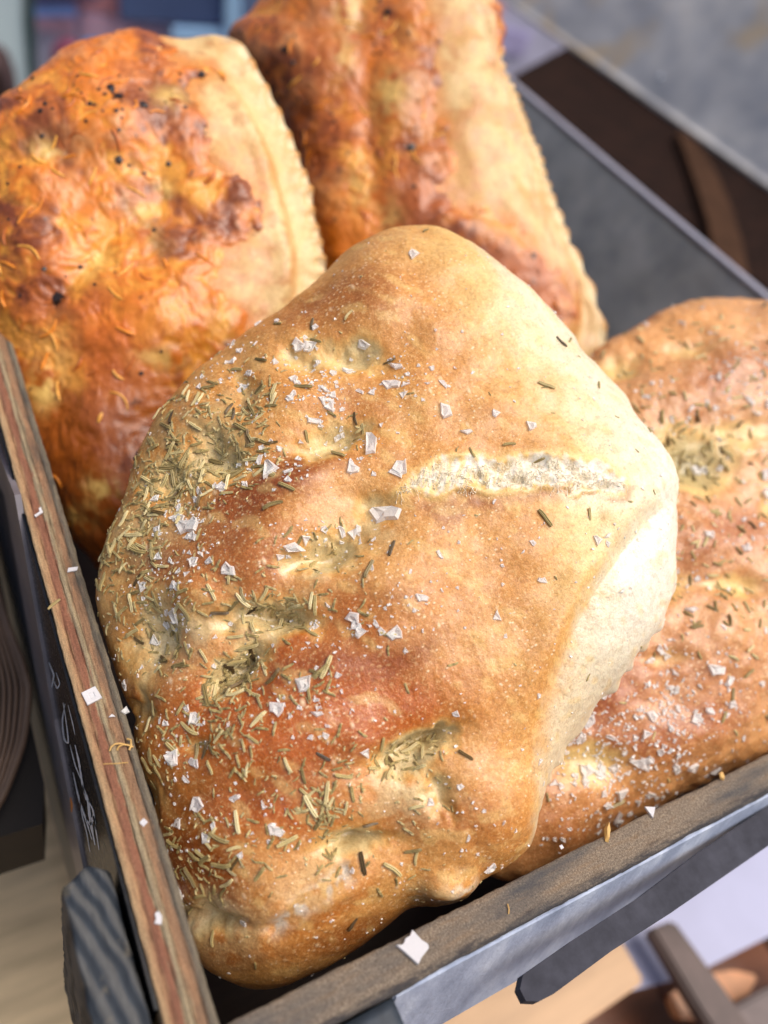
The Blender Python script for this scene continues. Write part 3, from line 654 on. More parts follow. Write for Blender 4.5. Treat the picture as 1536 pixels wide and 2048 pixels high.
def color1(px, py, V, S, ph, D):
    wx = px + (fbm(V, 60, 3, 51) - .5) * 90; wy = py + (fbm(V, 60, 3, 52) - .5) * 90
    nz = fbm(V, 55, 4, 53); nf = fbm(V, 260, 4, 54)
    c = np.broadcast_to(LC['tan'], px.shape + (3,)).copy()
    c = mixc(c, LC['peach'], .55 * ss(nz, .45, .62))
    deep = blobs(wx, wy, [(720, 590, 100, 60, -20, .6), (600, 640, 80, 40, -30, .5), (700, 800, 90, 50, 0, .45), (500, 1000, 130, 45, -25, .8), (470, 1110, 110, 60, 0, 1.0), (620, 960, 120, 40, -20, .6), (540, 1430, 210, 90, -15, 1.1), (640, 1340, 140, 50, -25, .7),
                      (500, 1600, 150, 60, -5, .9), (720, 1470, 130, 50, -15, .7), (380, 1720, 100, 70, 20, 1.0), (430, 1780, 90, 50, 0, .8), (800, 1310, 150, 50, -25, .5), (820, 1190, 140, 40, -20, .35), (880, 1640, 90, 50, 0, .6), (780, 1640, 60, 40, 0, .4),
                      (960, 830, 100, 30, 0, .25), (900, 1010, 130, 22, 5, .45), (300, 1400, 50, 60, 0, .6), (380, 860, 60, 60, 0, .5), (300, 1130, 60, 60, 0, .6), (700, 1870, 180, 50, -10, .6), (450, 1900, 100, 40, 0, .5)])
    c = mixc(c, LC['deep'], (deep * 1.05 + (nz - .5) * .8) * ss(deep, .05, .4))
    am = blobs(wx, wy, [(520, 1480, 260, 190, -20, .35), (470, 1120, 120, 90, -20, .3), (520, 1440, 170, 60, -15, .8), (560, 1300, 90, 30, -25, .7), (700, 1430, 160, 60, -20, .6), (420, 1400, 60, 60, 0, .4), (580, 1640, 120, 50, 0, .6), (830, 1440, 120, 70, -20, .45), (700, 1230, 60, 50, 0, .5), (640, 1800, 120, 30, -25, .5), (560, 1260, 60, 20, 0, .3)])
    c = mixc(c, LC['amber'], am * 1.35 + (nf - .5) * .2)
    rd = blobs(wx, wy, [(470, 1120, 100, 60, 0, .5), (960, 1640, 90, 70, 0, .75), (840, 1210, 140, 60, -15, .45), (700, 620, 110, 60, -20, .35), (860, 1640, 60, 60, 0, .5), (640, 820, 80, 60, 0, .35)])
    c = mixc(c, LC['red'], rd)
    # yellow, then cream towards the right-hand flank
    edge = [(930, 470), (1000, 590), (1090, 720), (1180, 850), (1215, 960), (1205, 1060), (1175, 1160), (1130, 1290), (1080, 1420), (1066, 1540)]
    d, t, s = seg_dist(px, py, edge); sd = -d * s + (nz - .5) * 90 + (nf - .5) * 40       # positive to the right of the line
    yl = ss(sd, -150, 10); c = mixc(c, LC['yellow'], yl * .6 * ss(1250 - py, -100, 150) + .12 * yl)
    d, t, s = seg_dist(px, py, [(960, 490), (1040, 590), (1120, 690), (1200, 800), (1260, 930), (1240, 1050), (1205, 1140), (1150, 1260), (1090, 1420), (1066, 1560), (1050, 1690)]); sd2 = -d * s + (nz - .5) * 60 + (nf - .5) * 40
    c = mixc(c, LC['pale'], ss(sd2, -34, 30) * .92); 
    c = mixc(c, LC['cream'], ss(sd2, 0, 50) * ss(1450 - py, -60, 250) * .95)
    c = mixc(c, LC['cream'], ss(sd2, -120, 20) * ss(px, 930, 1040) * ss(1060 - py, -60, 120) * .85)
    c = mixc(c, LC['white'], ss(sd2, 30, 70) * G(px, py, 1300, 1060, 120, 260) * .9)
    c = mixc(c, LC['yellow'], blobs(wx, wy, [(1180, 960, 110, 40, 0, .4), (1150, 1020, 80, 20, 0, .5)]))
    # finger marks show soft translucent dough
    qx = px + (fbm(V, 160, 3, 61) - .5) * 60; qy = py + (fbm(V, 160, 3, 62) - .5) * 50
    pit = blobs(qx, qy, [(b[0], b[1], b[2] * 1.05, b[3] * 1.35, b[4], b[5]) for b in PITS1]); pit = pit + (nf - .5) * .5
    ylw = ss(pit, .16, .55); c = mixc(c, LC['orange'], ss(pit, .08, .35) * .35); c = mixc(c, LC['yellow'], ylw * .55); c = mixc(c, LC['crumb'], ss(pit, .35, .85) * .9); c = mixc(c, LC['olive'], ss(pit, .95, 1.3) * .5)
    for b in [(800, 1600, 70, 60, 0, .7), (600, 1760, 90, 40, -25, .45), (420, 1250, 110, 30, 8, .7), (300, 1240, 50, 40, 0, .5), (740, 1030, 60, 36, 20, .7), (640, 1150, 60, 30, -30, .7), (820, 1560, 50, 40, 0, .5), (470, 1890, 70, 50, 0, .3), (430, 1835, 75, 36, 8, .8), (870, 1780, 60, 22, 0, .7), (905, 1790, 26, 26, 0, .8), (260, 1050, 50, 60, 0, .35), (500, 820, 60, 60, 0, .3)]:
        c = mixc(c, LC['crumb'] if b[1] != 1790 else LC['white'], G(wx, wy, *b[:5]) * b[5] * ss(nf, .3, .55))
    c = mixc(c, LC['grey'], G(wx, wy, 330, 1290, 70, 60) * .3 + G(wx, wy, 420, 1830, 70, 26) * .5)
    # olive tinge where herbs steep in oil on the left flank
    c = mixc(c, LC['olive'], (G(px, py, 300, 1000, 70, 190, 24) * .55 + G(px, py, 400, 860, 60, 80) * .35) * ss(nf, .38, .58))
    # wrinkled pale streaks of the stretched crust
    st = noise(V * np.array([1, 1, 1]) @ STR, 1, 71); c = mixc(c, LC['yellow'], ss(st, .68, .86) * .35 * (1 - ylw))
    # tear in the crust
    wob = (noise(V, 130, 21) - 0.5) * 30; d, t, s, w = slit_fields(px, py); d2 = d + wob + (noise(V, 420, 22) - .5) * 9
    c = mixc(c, LC['yellow'], ss(w + 26 - d2, 0, 22) * .8); inn = ss(w - d2 + (noise(V, 600, 29) - .5) * 26, -8, 8); fib = ss(noise(np.stack([px / 5 + py * .06, py / 24, px * 0], -1), 1, 25) * .7 + .45 * noise(V, 300, 28), .42, .72) * (1 - .1 * np.clip(sum(G(px, py, a, b, c_, d_, 6, 3) for a, b, c_, d_ in CELLS), 0, 1))
    c = mixc(c, mixc(mixc(np.broadcast_to(lin(242, 216, 160), c.shape), lin(242, 230, 206), ss(px, 960, 1080)), LC['white'], fib), inn)
    c = mixc(c, LC['deep'], np.exp(-((d2 - w - 18) / 11) ** 2) * (s > 0) * ss(t, .15, .3) * .5)
    d, t, s = seg_dist(px, py, [(548, 1850), (610, 1800), (690, 1745)]); c = mixc(c, LC['white'] * .8, np.exp(-(d / 17) ** 2) * ss(noise(V, 600, 27), .35, .6) * .8)
    # underside
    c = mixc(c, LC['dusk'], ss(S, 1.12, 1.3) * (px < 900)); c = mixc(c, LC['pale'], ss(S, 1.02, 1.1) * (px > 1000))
    gl = np.clip(.25 + blobs(px, py, [(560, 1450, 260, 250, 0, .7), (450, 1150, 200, 200, 0, .5), (1230, 1160, 70, 120, 20, .5), (1180, 990, 60, 26, 0, .8), (430, 1800, 130, 90, 0, .6), (950, 1650, 90, 80, 0, .3)]) + (nf - .5) * .8, 0, 1)
    gl *= 1 - inn
    cr = np.clip(1.0 - pit * 1.2 - inn - ss(sd2, 0, 80) * .75, 0, 1)
    return c, gl, cr
STR = np.array([[60, 260, 0], [220, 60, 40], [30, 40, 260]], float)
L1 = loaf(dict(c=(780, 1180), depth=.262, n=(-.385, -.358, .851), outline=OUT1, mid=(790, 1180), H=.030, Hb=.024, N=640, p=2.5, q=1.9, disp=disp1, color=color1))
fo1 = bread_root('focaccia_loaf', L1, 'large golden focaccia in front, its crust cracked open toward the pale right side', 'bread', M['crust'], 'herb and salt focaccias')
DENS1 = [(430, 860, 80, 90, 20, 1.6), (520, 815, 34, 60, 20, 2.2), (350, 960, 70, 80, 30, 2.6), (280, 1050, 40, 90, 25, 2.8), (600, 690, 70, 40, 0, .6), (690, 860, 50, 30, 0, .7), (510, 930, 60, 60, 0, 1.1), (270, 1180, 46, 80, 0, 1.6), (320, 1290, 60, 60, 0, 1.4),
         (560, 1215, 90, 34, 0, 2.2), (420, 1180, 110, 50, 0, .9), (470, 1345, 66, 36, -35, 3.4), (430, 1440, 80, 50, -20, 1.3), (330, 1500, 40, 60, 0, 1.0), (510, 1520, 110, 50, 0, .9), (650, 1600, 80, 60, 0, 1.5), (500, 1680, 130, 50, 10, 1.3), (420, 1740, 60, 60, 0, 1.2),
         (820, 1520, 62, 34, -10, 2.2), (680, 1120, 50, 40, 0, .7), (600, 1090, 50, 50, 0, .5), (620, 1380, 60, 60, 0, .6), (860, 1620, 60, 60, 0, .35), (740, 1760, 110, 40, 0, .4), (640, 1640, 50, 40, 40, 1.0), (720, 1520, 60, 40, 0, .6)]
EX1 = [(780, 722, -25, .0042, 6), (981, 787, 60, .0016, 7), (1235, 835, 30, .0016, 6), (1275, 902, 45, .0018, 7), (1309, 986, 70, .0018, 8), (906, 1327, -15, .0034, 1), (815, 1377, 70, .0032, 7), (826, 1699, -12, .0050, 2), (1122, 683, 45, .0050, 6),
       (1298, 860, 60, .0034, 2), (945, 905, 60, .0036, 6), (783, 1096, -70, .0052, 7), (775, 1268, 10, .0048, 0), (832, 1716, 100, .0042, 3), (818, 1662, 35, .0038, 7), (725, 858, 85, .0046, 2), (711, 838, 80, .0042, 6), (575, 1527, 65, .0048, 3),
       (620, 1610, 60, .0070, 1), (640, 1640, -60, .0055, 2), (470, 1275, -5, .0048, 1), (505, 1272, 10, .004, 2), (368, 1222, 55, .0064, 3), (412, 1392, 75, .0070, 2), (654, 1334, -65, .0070, 1), (635, 1345, 20, .005, 2), (545, 1353, -50, .0058, 6)]
scatter(L1, fo1, lambda x, y, L: np.clip(blobs(x, y, DENS1), 0, 4) + .012, 1150, needles * 3 + needles_d[:2], lambda r: float(np.clip(r.lognormal(-5.75, .34), .0014, .0064)), 'rosemary_needle', .02, .22, 300, 'rosemary_crumbs', seed=8,
        extra=[(a, b, c_, d_, e_ if e_ < 6 else 18 + (e_ - 6) % 2) for a, b, c_, d_, e_ in EX1], aniso=(1, .85, .85))
scatter(L1, fo1, lambda x, y, L: np.clip(blobs(x, y, DENS1), 0, 4) + .01, 1000, [needles[0], needles[1]], lambda r: float(np.clip(r.lognormal(-6.9, .35), .0005, .0016)), 'rosemary_dust', .02, .4, 0, 'rosemary_dust', seed=9, aniso=(1, 1.6, 1.6))
SALT1 = [(640, 790, 70, 46, 0, 2.6), (720, 900, 60, 40, 0, .8), (800, 750, 60, 60, 0, .9), (600, 700, 40, 40, 0, 1.2), (540, 930, 60, 40, 0, 1.3), (380, 1050, 70, 60, 0, 1.5), (330, 1200, 60, 80, 0, 1.6), (600, 1080, 80, 40, 0, .9), (720, 1080, 50, 50, 0, .6),
         (700, 1260, 90, 50, 0, 1.2), (620, 1400, 100, 60, 0, 1.0), (360, 1480, 50, 80, 0, 1.1), (420, 1640, 70, 60, 0, .8), (550, 1650, 60, 60, 0, .5), (340, 1740, 30, 80, 0, .9), (900, 1150, 140, 120, 0, .25), (880, 1560, 40, 60, 0, .6), (1200, 1100, 80, 80, 0, .2), (760, 1240, 50, 50, 0, .7), (940, 1660, 60, 60, 0, .3), (460, 760, 60, 60, 0, .9)]
SX1 = [(740, 888, 40, .0092, 1), (790, 728, 10, .0068, 2), (783, 768, 0, .006, 3), (658, 806, 60, .0070, 4), (730, 685, -30, .0058, 5), (620, 692, 40, .0062, 0), (600, 690, 100, .006, 6), (540, 935, -20, .0100, 7), (700, 935, 20, .0070, 8), (800, 935, -25, .0072, 9), (790, 948, -15, .005, 1),
       (770, 1025, 0, .0100, 3), (705, 1060, 80, .0066, 4), (888, 820, 30, .0070, 5), (886, 768, 10, .004, 1), (1058, 852, 0, .0062, 8), (610, 1365, 20, .0066, 0), (632, 1425, 10, .0050, 2), (790, 1262, 20, .0058, 6), (1195, 1078, -30, .0052, 7), (1212, 1070, -30, .004, 2), (842, 1195, 10, .004, 3),
       (735, 1505, 0, .0052, 4), (1063, 1086, 0, .003, 5), (590, 1100, 10, .0090, 2), (375, 1050, 0, .0080, 3), (455, 1140, 60, .0056, 6), (350, 1230, 0, .0080, 7), (345, 1510, 80, .0080, 8), (395, 1610, 0, .0062, 9), (930, 860, 0, .0055, 2), (550, 1660, 20, .005, 3)]
scatter(L1, fo1, lambda x, y, L: np.clip(blobs(x, y, SALT1), 0, 4) + .02, 330, flakes, lambda r: float(np.clip(r.lognormal(-6.05, .45), .0010, .0060)), 'salt_flake', .02, .3, 290, 'salt_grains', seed=21, extra=SX1, aniso=(1, 1, .8))
scatter(L1, fo1, lambda x, y, L: np.clip(blobs(x, y, SALT1), 0, 4) + .08, 1000, flakes[:4], lambda r: float(np.clip(r.lognormal(-7.0, .3), .0005, .0016)), 'salt_grain', .02, .5, 0, 'salt_grains', seed=23, aniso=(1, 1, 1.6))
# strands of crumb bridging the tear
def strands(L, parent, n_):
    r = np.random.default_rng(77); paths = []; rad = []; d, t, s, w = slit_fields(L['bpx'], L['bpy'])
    V = L['V']; up = L['n']; base = L['base']; ins = (d < w * .95) & (L['S'] < 1); cand = np.argwhere(ins)
    for _ in range(n_):
        i, j = cand[r.integers(len(cand))]; p = V[i, j]; a = r.uniform(-.5, .5) + (0 if r.random() < .7 else 1.2)
        dirp = (RM @ np.array([math.sin(a), math.cos(a), 0])); nb = L['bn'][i, j]; dirp = dirp - nb * (dirp @ nb); dirp /= np.linalg.norm(dirp)
        ln = r.uniform(.0012, .0042); h = r.uniform(.0002, .0022)
        q = [p - nb * .0004 + dirp * ln * f_ + nb * h * math.sin(math.pi * min(1, f_ * 1.2)) * (.4 + f_) + np.array(r.normal(0, .00014, 3)) for f_ in np.linspace(0, 1, 6)]
        paths.append(q); rad.append(np.array([1.6, .8, .55, .5, .7, 1.3]) * r.uniform(.00006, .00016))
    me = tube_mesh('crumb_strands', [np.array(q) - np.array(parent.location) for q in paths], rad, 4)
    put('crumb_strands', me, parent, kind='stuff', m=M['strand'])
strands(L1, fo1, 900)

# ---------------------------------------------------------------- 2. focaccia on the right
OUT2 = [(1175, 715), (1240, 672), (1300, 645), (1370, 616), (1450, 603), (1540, 608), (1640, 640), (1760, 720), (1860, 850), (1900, 1020), (1880, 1200), (1790, 1350), (1680, 1440), (1536, 1520), (1400, 1585), (1290, 1640), (1180, 1700), (1080, 1745), (980, 1740), (940, 1640),
        (960, 1480), (1000, 1330), (1040, 1180), (1070, 1020), (1100, 880), (1130, 780)]
PITS2 = [(1395, 915, 80, 46, 20, 1.6), (1300, 1180, 80, 26, -15, 1.2), (1240, 730, 50, 26, -20, .7), (1380, 700, 60, 20, 0, .4), (1480, 1170, 60, 22, 0, .7), (1180, 1530, 80, 40, 0, .9), (1500, 860, 60, 30, 0, .6), (1330, 1320, 60, 20, 0, .5), (1600, 1000, 60, 40, 0, 1)]
def disp2(px, py, V, S, ph):
    D = (fbm(V, 20, 3, 101) - 0.5) * 0.010 + (fbm(V, 75, 3, 102) - 0.5) * 0.0040 + (fbm(V, 260, 3, 104) - 0.5) * 0.0011
    for b in PITS2: D -= 0.0048 * b[5] * G(px, py, b[0], b[1], b[2], b[3], b[4], 2.4) + .0015 * b[5] * G(px, py, b[0], b[1], b[2] * 1.9, b[3] * 2.2, b[4])
    for b in [(1400, 1080, 160, 60, -10, .003), (1380, 1300, 200, 60, -15, .003), (1430, 760, 120, 60, -20, .003), (1330, 1480, 160, 50, -20, .003)]: D += b[5] * G(px, py, *b[:5])
    return D
def color2(px, py, V, S, ph, D):
    wx = px + (fbm(V, 60, 3, 151) - .5) * 90; wy = py + (fbm(V, 60, 3, 152) - .5) * 90; nz = fbm(V, 50, 4, 153); nf = fbm(V, 240, 4, 154)
    c = np.broadcast_to(lin(212, 150, 92), px.shape + (3,)).copy(); c = mixc(c, lin(222, 162, 102), ss(nz, .45, .62) * .7)
    dp = blobs(wx, wy, [(1450, 760, 120, 60, -20, .8), (1380, 1080, 140, 60, 0, .7), (1300, 1350, 200, 60, -10, .75), (1250, 1500, 200, 60, -10, .6), (1480, 1050, 90, 60, 0, .5), (1400, 1430, 150, 40, -20, .6), (1130, 1650, 120, 60, 0, .6), (1180, 1400, 80, 80, 0, .6)])
    c = mixc(c, lin(164, 86, 34), dp + (nz - .5) * .6); c = mixc(c, lin(236, 168, 98), blobs(wx, wy, [(1380, 640, 140, 40, 0, .8), (1280, 690, 90, 40, 0, .6)]))
    pit = blobs(px, py, [(b[0], b[1], b[2], b[3] * 1.3, b[4], b[5]) for b in PITS2]) + (nf - .5) * .5
    c = mixc(c, LC['yellow'], ss(pit, .2, .6) * .8); c = mixc(c, lin(196, 176, 120), ss(pit, .5, 1.1) * .85); c = mixc(c, lin(150, 140, 100), ss(pit, 1.2, 1.6) * .5)
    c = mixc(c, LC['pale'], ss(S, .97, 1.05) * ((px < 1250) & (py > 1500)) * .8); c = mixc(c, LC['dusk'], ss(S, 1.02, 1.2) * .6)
    gl = np.clip(.45 + (nf - .5) * .9, 0, 1); return c, gl, np.clip(1 - pit, 0, 1)
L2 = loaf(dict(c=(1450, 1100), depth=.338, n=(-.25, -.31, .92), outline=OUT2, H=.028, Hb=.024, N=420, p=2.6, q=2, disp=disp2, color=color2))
fo2 = bread_root('focaccia_loaf', L2, 'salmon brown focaccia at the right edge, herbs heaped in its deep dimple', 'bread', M['crust'], 'herb and salt focaccias')
DENS2 = [(1385, 910, 70, 60, 20, 3.2), (1380, 690, 80, 30, 0, 1.4), (1300, 760, 60, 60, 0, .9), (1400, 1080, 130, 90, 0, .8), (1260, 850, 60, 80, 0, .9), (1450, 1200, 120, 60, 0, .8), (1380, 1260, 120, 60, 0, .6), (1280, 1220, 60, 60, 0, .9), (1480, 1350, 80, 60, 0, .4), (1500, 760, 80, 80, 0, .5), (1600, 1000, 150, 200, 0, .5)]
scatter(L2, fo2, lambda x, y, L: np.clip(blobs(x, y, DENS2), 0, 4) + .03, 420, needles * 2 + needles_d[:1], lambda r: float(np.clip(r.normal(.0036, .0010), .0018, .006)), 'rosemary_needle', .02, .22, 300, 'rosemary_crumbs', seed=31)
SALT2 = [(1300, 1420, 130, 90, 0, 2.0), (1230, 1560, 100, 60, 0, 3.0), (1180, 1480, 60, 60, 0, 1.5), (1400, 1380, 110, 70, 0, .9), (1380, 1130, 110, 60, 0, .8), (1480, 760, 60, 80, 0, .9), (1330, 820, 60, 60, 0, .6), (1100, 1660, 80, 40, 0, 1.2), (1600, 1000, 150, 200, 0, .4), (1300, 1260, 80, 60, 0, .7)]
SX2 = [(1292, 650, 0, .0050, 1), (1380, 1220, 0, .0070, 2), (1430, 1340, 10, .0072, 3), (1330, 1310, 0, .006, 4), (1300, 1430, 0, .0064, 5), (1390, 1435, 0, .006, 6), (1240, 1590, 0, .008, 7), (1385, 1535, 0, .0075, 8), (1430, 1540, 10, .006, 9), (1215, 1610, 0, .007, 2), (1500, 800, 10, .006, 1)]
scatter(L2, fo2, lambda x, y, L: np.clip(blobs(x, y, SALT2), 0, 4) + .03, 230, flakes, lambda r: float(np.clip(r.lognormal(-5.75, .42), .0014, .0072)), 'salt_flake', .02, .3, 260, 'salt_grains', seed=33, extra=SX2)

scatter(L2, fo2, lambda x, y, L: np.clip(blobs(x, y, SALT2), 0, 4) + .1, 1100, flakes[:4], lambda r: float(np.clip(r.lognormal(-6.6, .35), .0007, .0024)), 'salt_grain', .02, .5, 0, 'salt_grains', seed=35, aniso=(1, 1, 1.4))
# ---------------------------------------------------------------- 3 & 4. cheese loaves behind
CH = {k: lin(*v) for k, v in dict(orange=(218, 120, 22), gold=(238, 170, 64), brown=(170, 88, 30), dark=(108, 46, 18), char=(62, 30, 18), deep=(156, 80, 16), crest=(220, 156, 96), cheese=(236, 196, 110), crust=(214, 164, 98), crustp=(228, 194, 134), crusto=(200, 128, 62), pink=(226, 150, 120)).items()}
def cheese_relief(V, seed):
    w = V + (np.stack([noise(V, 110, seed), noise(V, 110, seed + 1), noise(V, 110, seed + 2)], -1) - .5) * .008
    a = fbm(w, 65, 2, seed + 3); b = 1 - np.abs(noise(w, 300, seed + 4) - .5) * 2; c = noise(w, 480, seed + 5)
    return a * .68 + b * .16 + c * .16, a, b, c
def make_cheese_loaf(spec, mask, tone, seed, name, label, pleat_side, hand=()):
    spec = dict(spec)
    def disp(px, py, V, S, ph):
        D = (fbm(V, 24, 3, seed) - .5) * .010 + (fbm(V, 90, 2, seed + 1) - .5) * .0012 + (fbm(V, 300, 2, seed + 2) - .5) * .00025
        for b in spec['bumps']: D += b[5] * G(px, py, *b[:5])
        rim = np.exp(-((S - spec['ps']) / .05) ** 2) * pleat_side(px, py); pl = np.sin(ph * spec['pleats'] + 2.0 * noise(V, 60, seed + 9))
        D += rim * (.0012 + .0012 * pl); D -= .0016 * np.exp(-((S - spec['ps'] + .09) / .03) ** 2) * pleat_side(px, py); D += .0022 * np.exp(-((S - spec['cs'] + .06) / .05) ** 2) * pleat_side(px, py); D -= .0030 * np.exp(-((S - spec['cs'] - .03) / .04) ** 2) * pleat_side(px, py)
        return D
    def color(px, py, V, S, ph, D):
        nz = fbm(V, 50, 4, seed + 3); nf = fbm(V, 220, 4, seed + 4)
        c = np.broadcast_to(CH['crust'], px.shape + (3,)).copy(); c = mixc(c, CH['crustp'], ss(nz, .42, .6)); c = mixc(c, CH['crusto'], ss(nf, .48, .66) * .55)
        for b in spec['ctone']: c = mixc(c, CH[b[6]], G(px, py, *b[:5]) * b[5] * ss(nf, .25, .6))
        pl = np.sin(ph * spec['pleats'] + 2.0 * noise(V, 60, seed + 9)); rim = ss(S, spec['ps'] - .05, spec['ps'] - .01) * pleat_side(px, py); c = mixc(c, CH['crustp'] * .95, ss(S, spec['cs'], spec['cs'] + .03) * pleat_side(px, py) * .8); c = mixc(c, CH['crusto'], np.exp(-((S - spec['cs']) / .015) ** 2) * pleat_side(px, py) * .6)
        c = mixc(c, lin(242, 226, 186), rim * .9); c = mixc(c, lin(200, 140, 62), rim * ss(pl + (nf - .5) * 1.2, -.1, .6) * .9)
        mk = mask(px, py, V); c = mixc(c, CH['orange'], ss(mk, -.55, .0) * .6)
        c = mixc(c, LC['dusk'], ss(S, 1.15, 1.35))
        return c, np.clip(.3 + (nf - .5) * .8, 0, 1), np.full(px.shape, .6)
    spec.update(disp=disp, color=color); L = loaf(spec)
    rt0 = bread_root(name, L, label, 'bread', M['crust_b'], 'tall cheese topped loaves')
    px, py, V, nn = L['bpx'], L['bpy'], L['V'], L['n']
    mk = mask(px, py, L['base']) + (fbm(L['base'], 120, 3, seed + 20) - .5) * 1.3
    rel, a, b, c3 = cheese_relief(L['base'], seed + 30)
    lift = np.where(mk > 0, .0006 + .0012 * ss(mk, 0, .5), .0006 + mk * .006) + (rel - .53) * .0034 * ss(mk, -.15, .35)
    VC = V + smooth_n(L, 2) * lift[..., None]
    nz = fbm(L['base'], 60, 4, seed + 41); nf = fbm(L['base'], 240, 4, seed + 42)
    C = np.broadcast_to(CH['orange'], px.shape + (3,)).copy()
    C = mixc(C, CH['gold'], ss(1 - rel, .44, .60) * .7); C = mixc(C, CH['crest'], ss(rel, .58, .76) * .5); C = mixc(C, CH['brown'], ss(nz, .44, .60) * .85)
    C = mixc(C, CH['dark'], ss(nz * 1.3 + nf * .5, .98, 1.14) * .75); C = tone(C, px, py, nz, nf, rel)
    C = mixc(C, CH['char'], ss(nf, .78, .82) * .8)
    keep = (mk > -.13) & (L['S'] < 1.12); i = np.arange(px.size).reshape(px.shape)
    kq = keep[:-1, :-1] & keep[1:, :-1] & keep[1:, 1:] & keep[:-1, 1:]; kq = kq.ravel(); q = L['q'][kq]
    used, inv = np.unique(q, return_inverse=True); loc = np.array(rt0.location)
    me = np_mesh('cheese_topping', VC.reshape(-1, 3)[used] - loc, inv.reshape(q.shape), True, C.reshape(-1, 3)[used]); put('cheese_topping', me, rt0, m=M['cheese'])
    L2_ = dict(L); L2_['V'] = VC; L2_.pop('nsm', None)
    r = np.random.default_rng(seed); cand = np.argwhere((mk > .15) & (L['S'] < .95)); sn = smooth_n(L, 2)
    for _ in range(70):
        i0, j0 = cand[r.integers(len(cand))]; p = VC[i0, j0]; nv = sn[i0, j0]; a = r.uniform(0, math.pi); t0 = np.array(Matrix.Rotation(a, 3, Vector(nv)) @ Vector(nv).orthogonal().normalized()); b0 = np.cross(nv, t0)
        ln = r.uniform(.004, .011); cv = r.uniform(-.25, .25); fr_ = np.linspace(-.5, .5, 9)
        q = []
        for f_ in fr_:
            w_ = p + t0 * ln * f_ + b0 * ln * cv * (f_ * f_ * 4 - .5)
            di = max(2, min(px.shape[0] - 3, i0)); k_ = np.argmin(((VC[max(0, i0 - 26):i0 + 27:2, max(0, j0 - 26):j0 + 27:2] - w_) ** 2).sum(-1)); blk = VC[max(0, i0 - 26):i0 + 27:2, max(0, j0 - 26):j0 + 27:2].reshape(-1, 3)
            h = (blk[k_] - w_) @ nv; q.append(w_ + nv * (h + .00015))
        q = np.array(q); q[1:-1] = (q[:-2] + 2 * q[1:-1] + q[2:]) / 4
        c0 = q.mean(0); rr_ = r.uniform(.0004, .0008)
        sh_ = put('cheese_shred', tube_mesh('cheese_shred', [q - c0], [rr_ * np.sin(np.linspace(.35, math.pi - .35, 9)) ** .6], 6), rt0, m=M['shred'][int(r.integers(3))]); sh_.location = c0 - loc
    return L, L2_, rt0

OUT3 = [(0, 232), (45, 180), (105, 138), (180, 108), (260, 93), (345, 82), (420, 80), (478, 96), (508, 135), (538, 185), (566, 240), (590, 300), (610, 370), (625, 430), (640, 485), (650, 540), (650, 640), (600, 760), (520, 900), (420, 1040), (310, 1130), (230, 1165), (170, 1120), (120, 1020), (60, 880), (-10, 720), (-50, 540), (-50, 360)]
def mask3(px, py, V):
    b = [(330, -500), (318, 70), (350, 112), (425, 128), (372, 170), (405, 230), (400, 300), (425, 335), (505, 380), (512, 440), (440, 500), (435, 570), (480, 640), (560, 720), (700, 900), (900, 1500)]
    d, t, s = seg_dist(px, py, b); v = s * d / 60.0
    v = np.where((px > 455) & (py < 300), np.minimum(v, -.5), v)
    return np.clip(v, -1, 1.5)
def tone3(C, px, py, nz, nf, rel):
    C = mixc(C, CH['deep'], G(px, py, 180, 880, 320, 280) * .85 * ss(rel, .2, .55) + G(px, py, 180, 1020, 220, 180) * .7)  # lower end toasted deeper, with the shade between loaves painted in
    C = mixc(C, CH['dark'], blobs(px, py, [(120, 600, 40, 30, 0, .8), (350, 730, 60, 50, 30, .6), (200, 1000, 120, 120, 0, .5), (300, 900, 80, 80, 0, .5), (20, 430, 40, 140, 0, .6), (240, 310, 60, 40, 20, .5), (60, 640, 40, 120, 0, .4)]) * ss(nf, .4, .6))
    C = mixc(C, CH['crest'], blobs(px, py, [(220, 210, 110, 60, 0, .6), (250, 380, 120, 60, 0, .55), (430, 430, 80, 60, 0, .6), (350, 540, 80, 60, 0, .6), (280, 640, 60, 30, 0, .5), (200, 260, 80, 60, 0, .5)]) * ss(rel, .5, .75))
    C = mixc(C, CH['cheese'], blobs(px, py, [(188, 520, 40, 24, -50, 1), (90, 300, 30, 22, 0, .8), (85, 780, 26, 40, 0, .9), (210, 980, 28, 30, 0, .9), (310, 715, 46, 18, 10, .8), (165, 1030, 30, 24, 0, .7), (330, 370, 20, 20, 0, .8), (340, 200, 36, 22, 0, .8), (120, 700, 40, 60, 0, .5), (290, 460, 30, 60, -30, .4), (440, 650, 24, 40, 0, .4), (280, 410, 20, 16, 0, .9)]) * ss(nf, .3, .55))
    C = mixc(C, CH['orange'] * np.array([1.05, .9, .8]), blobs(px, py, [(240, 640, 120, 60, 0, .6), (180, 170, 100, 40, 0, .4), (200, 720, 80, 60, 0, .4)]))
    return C
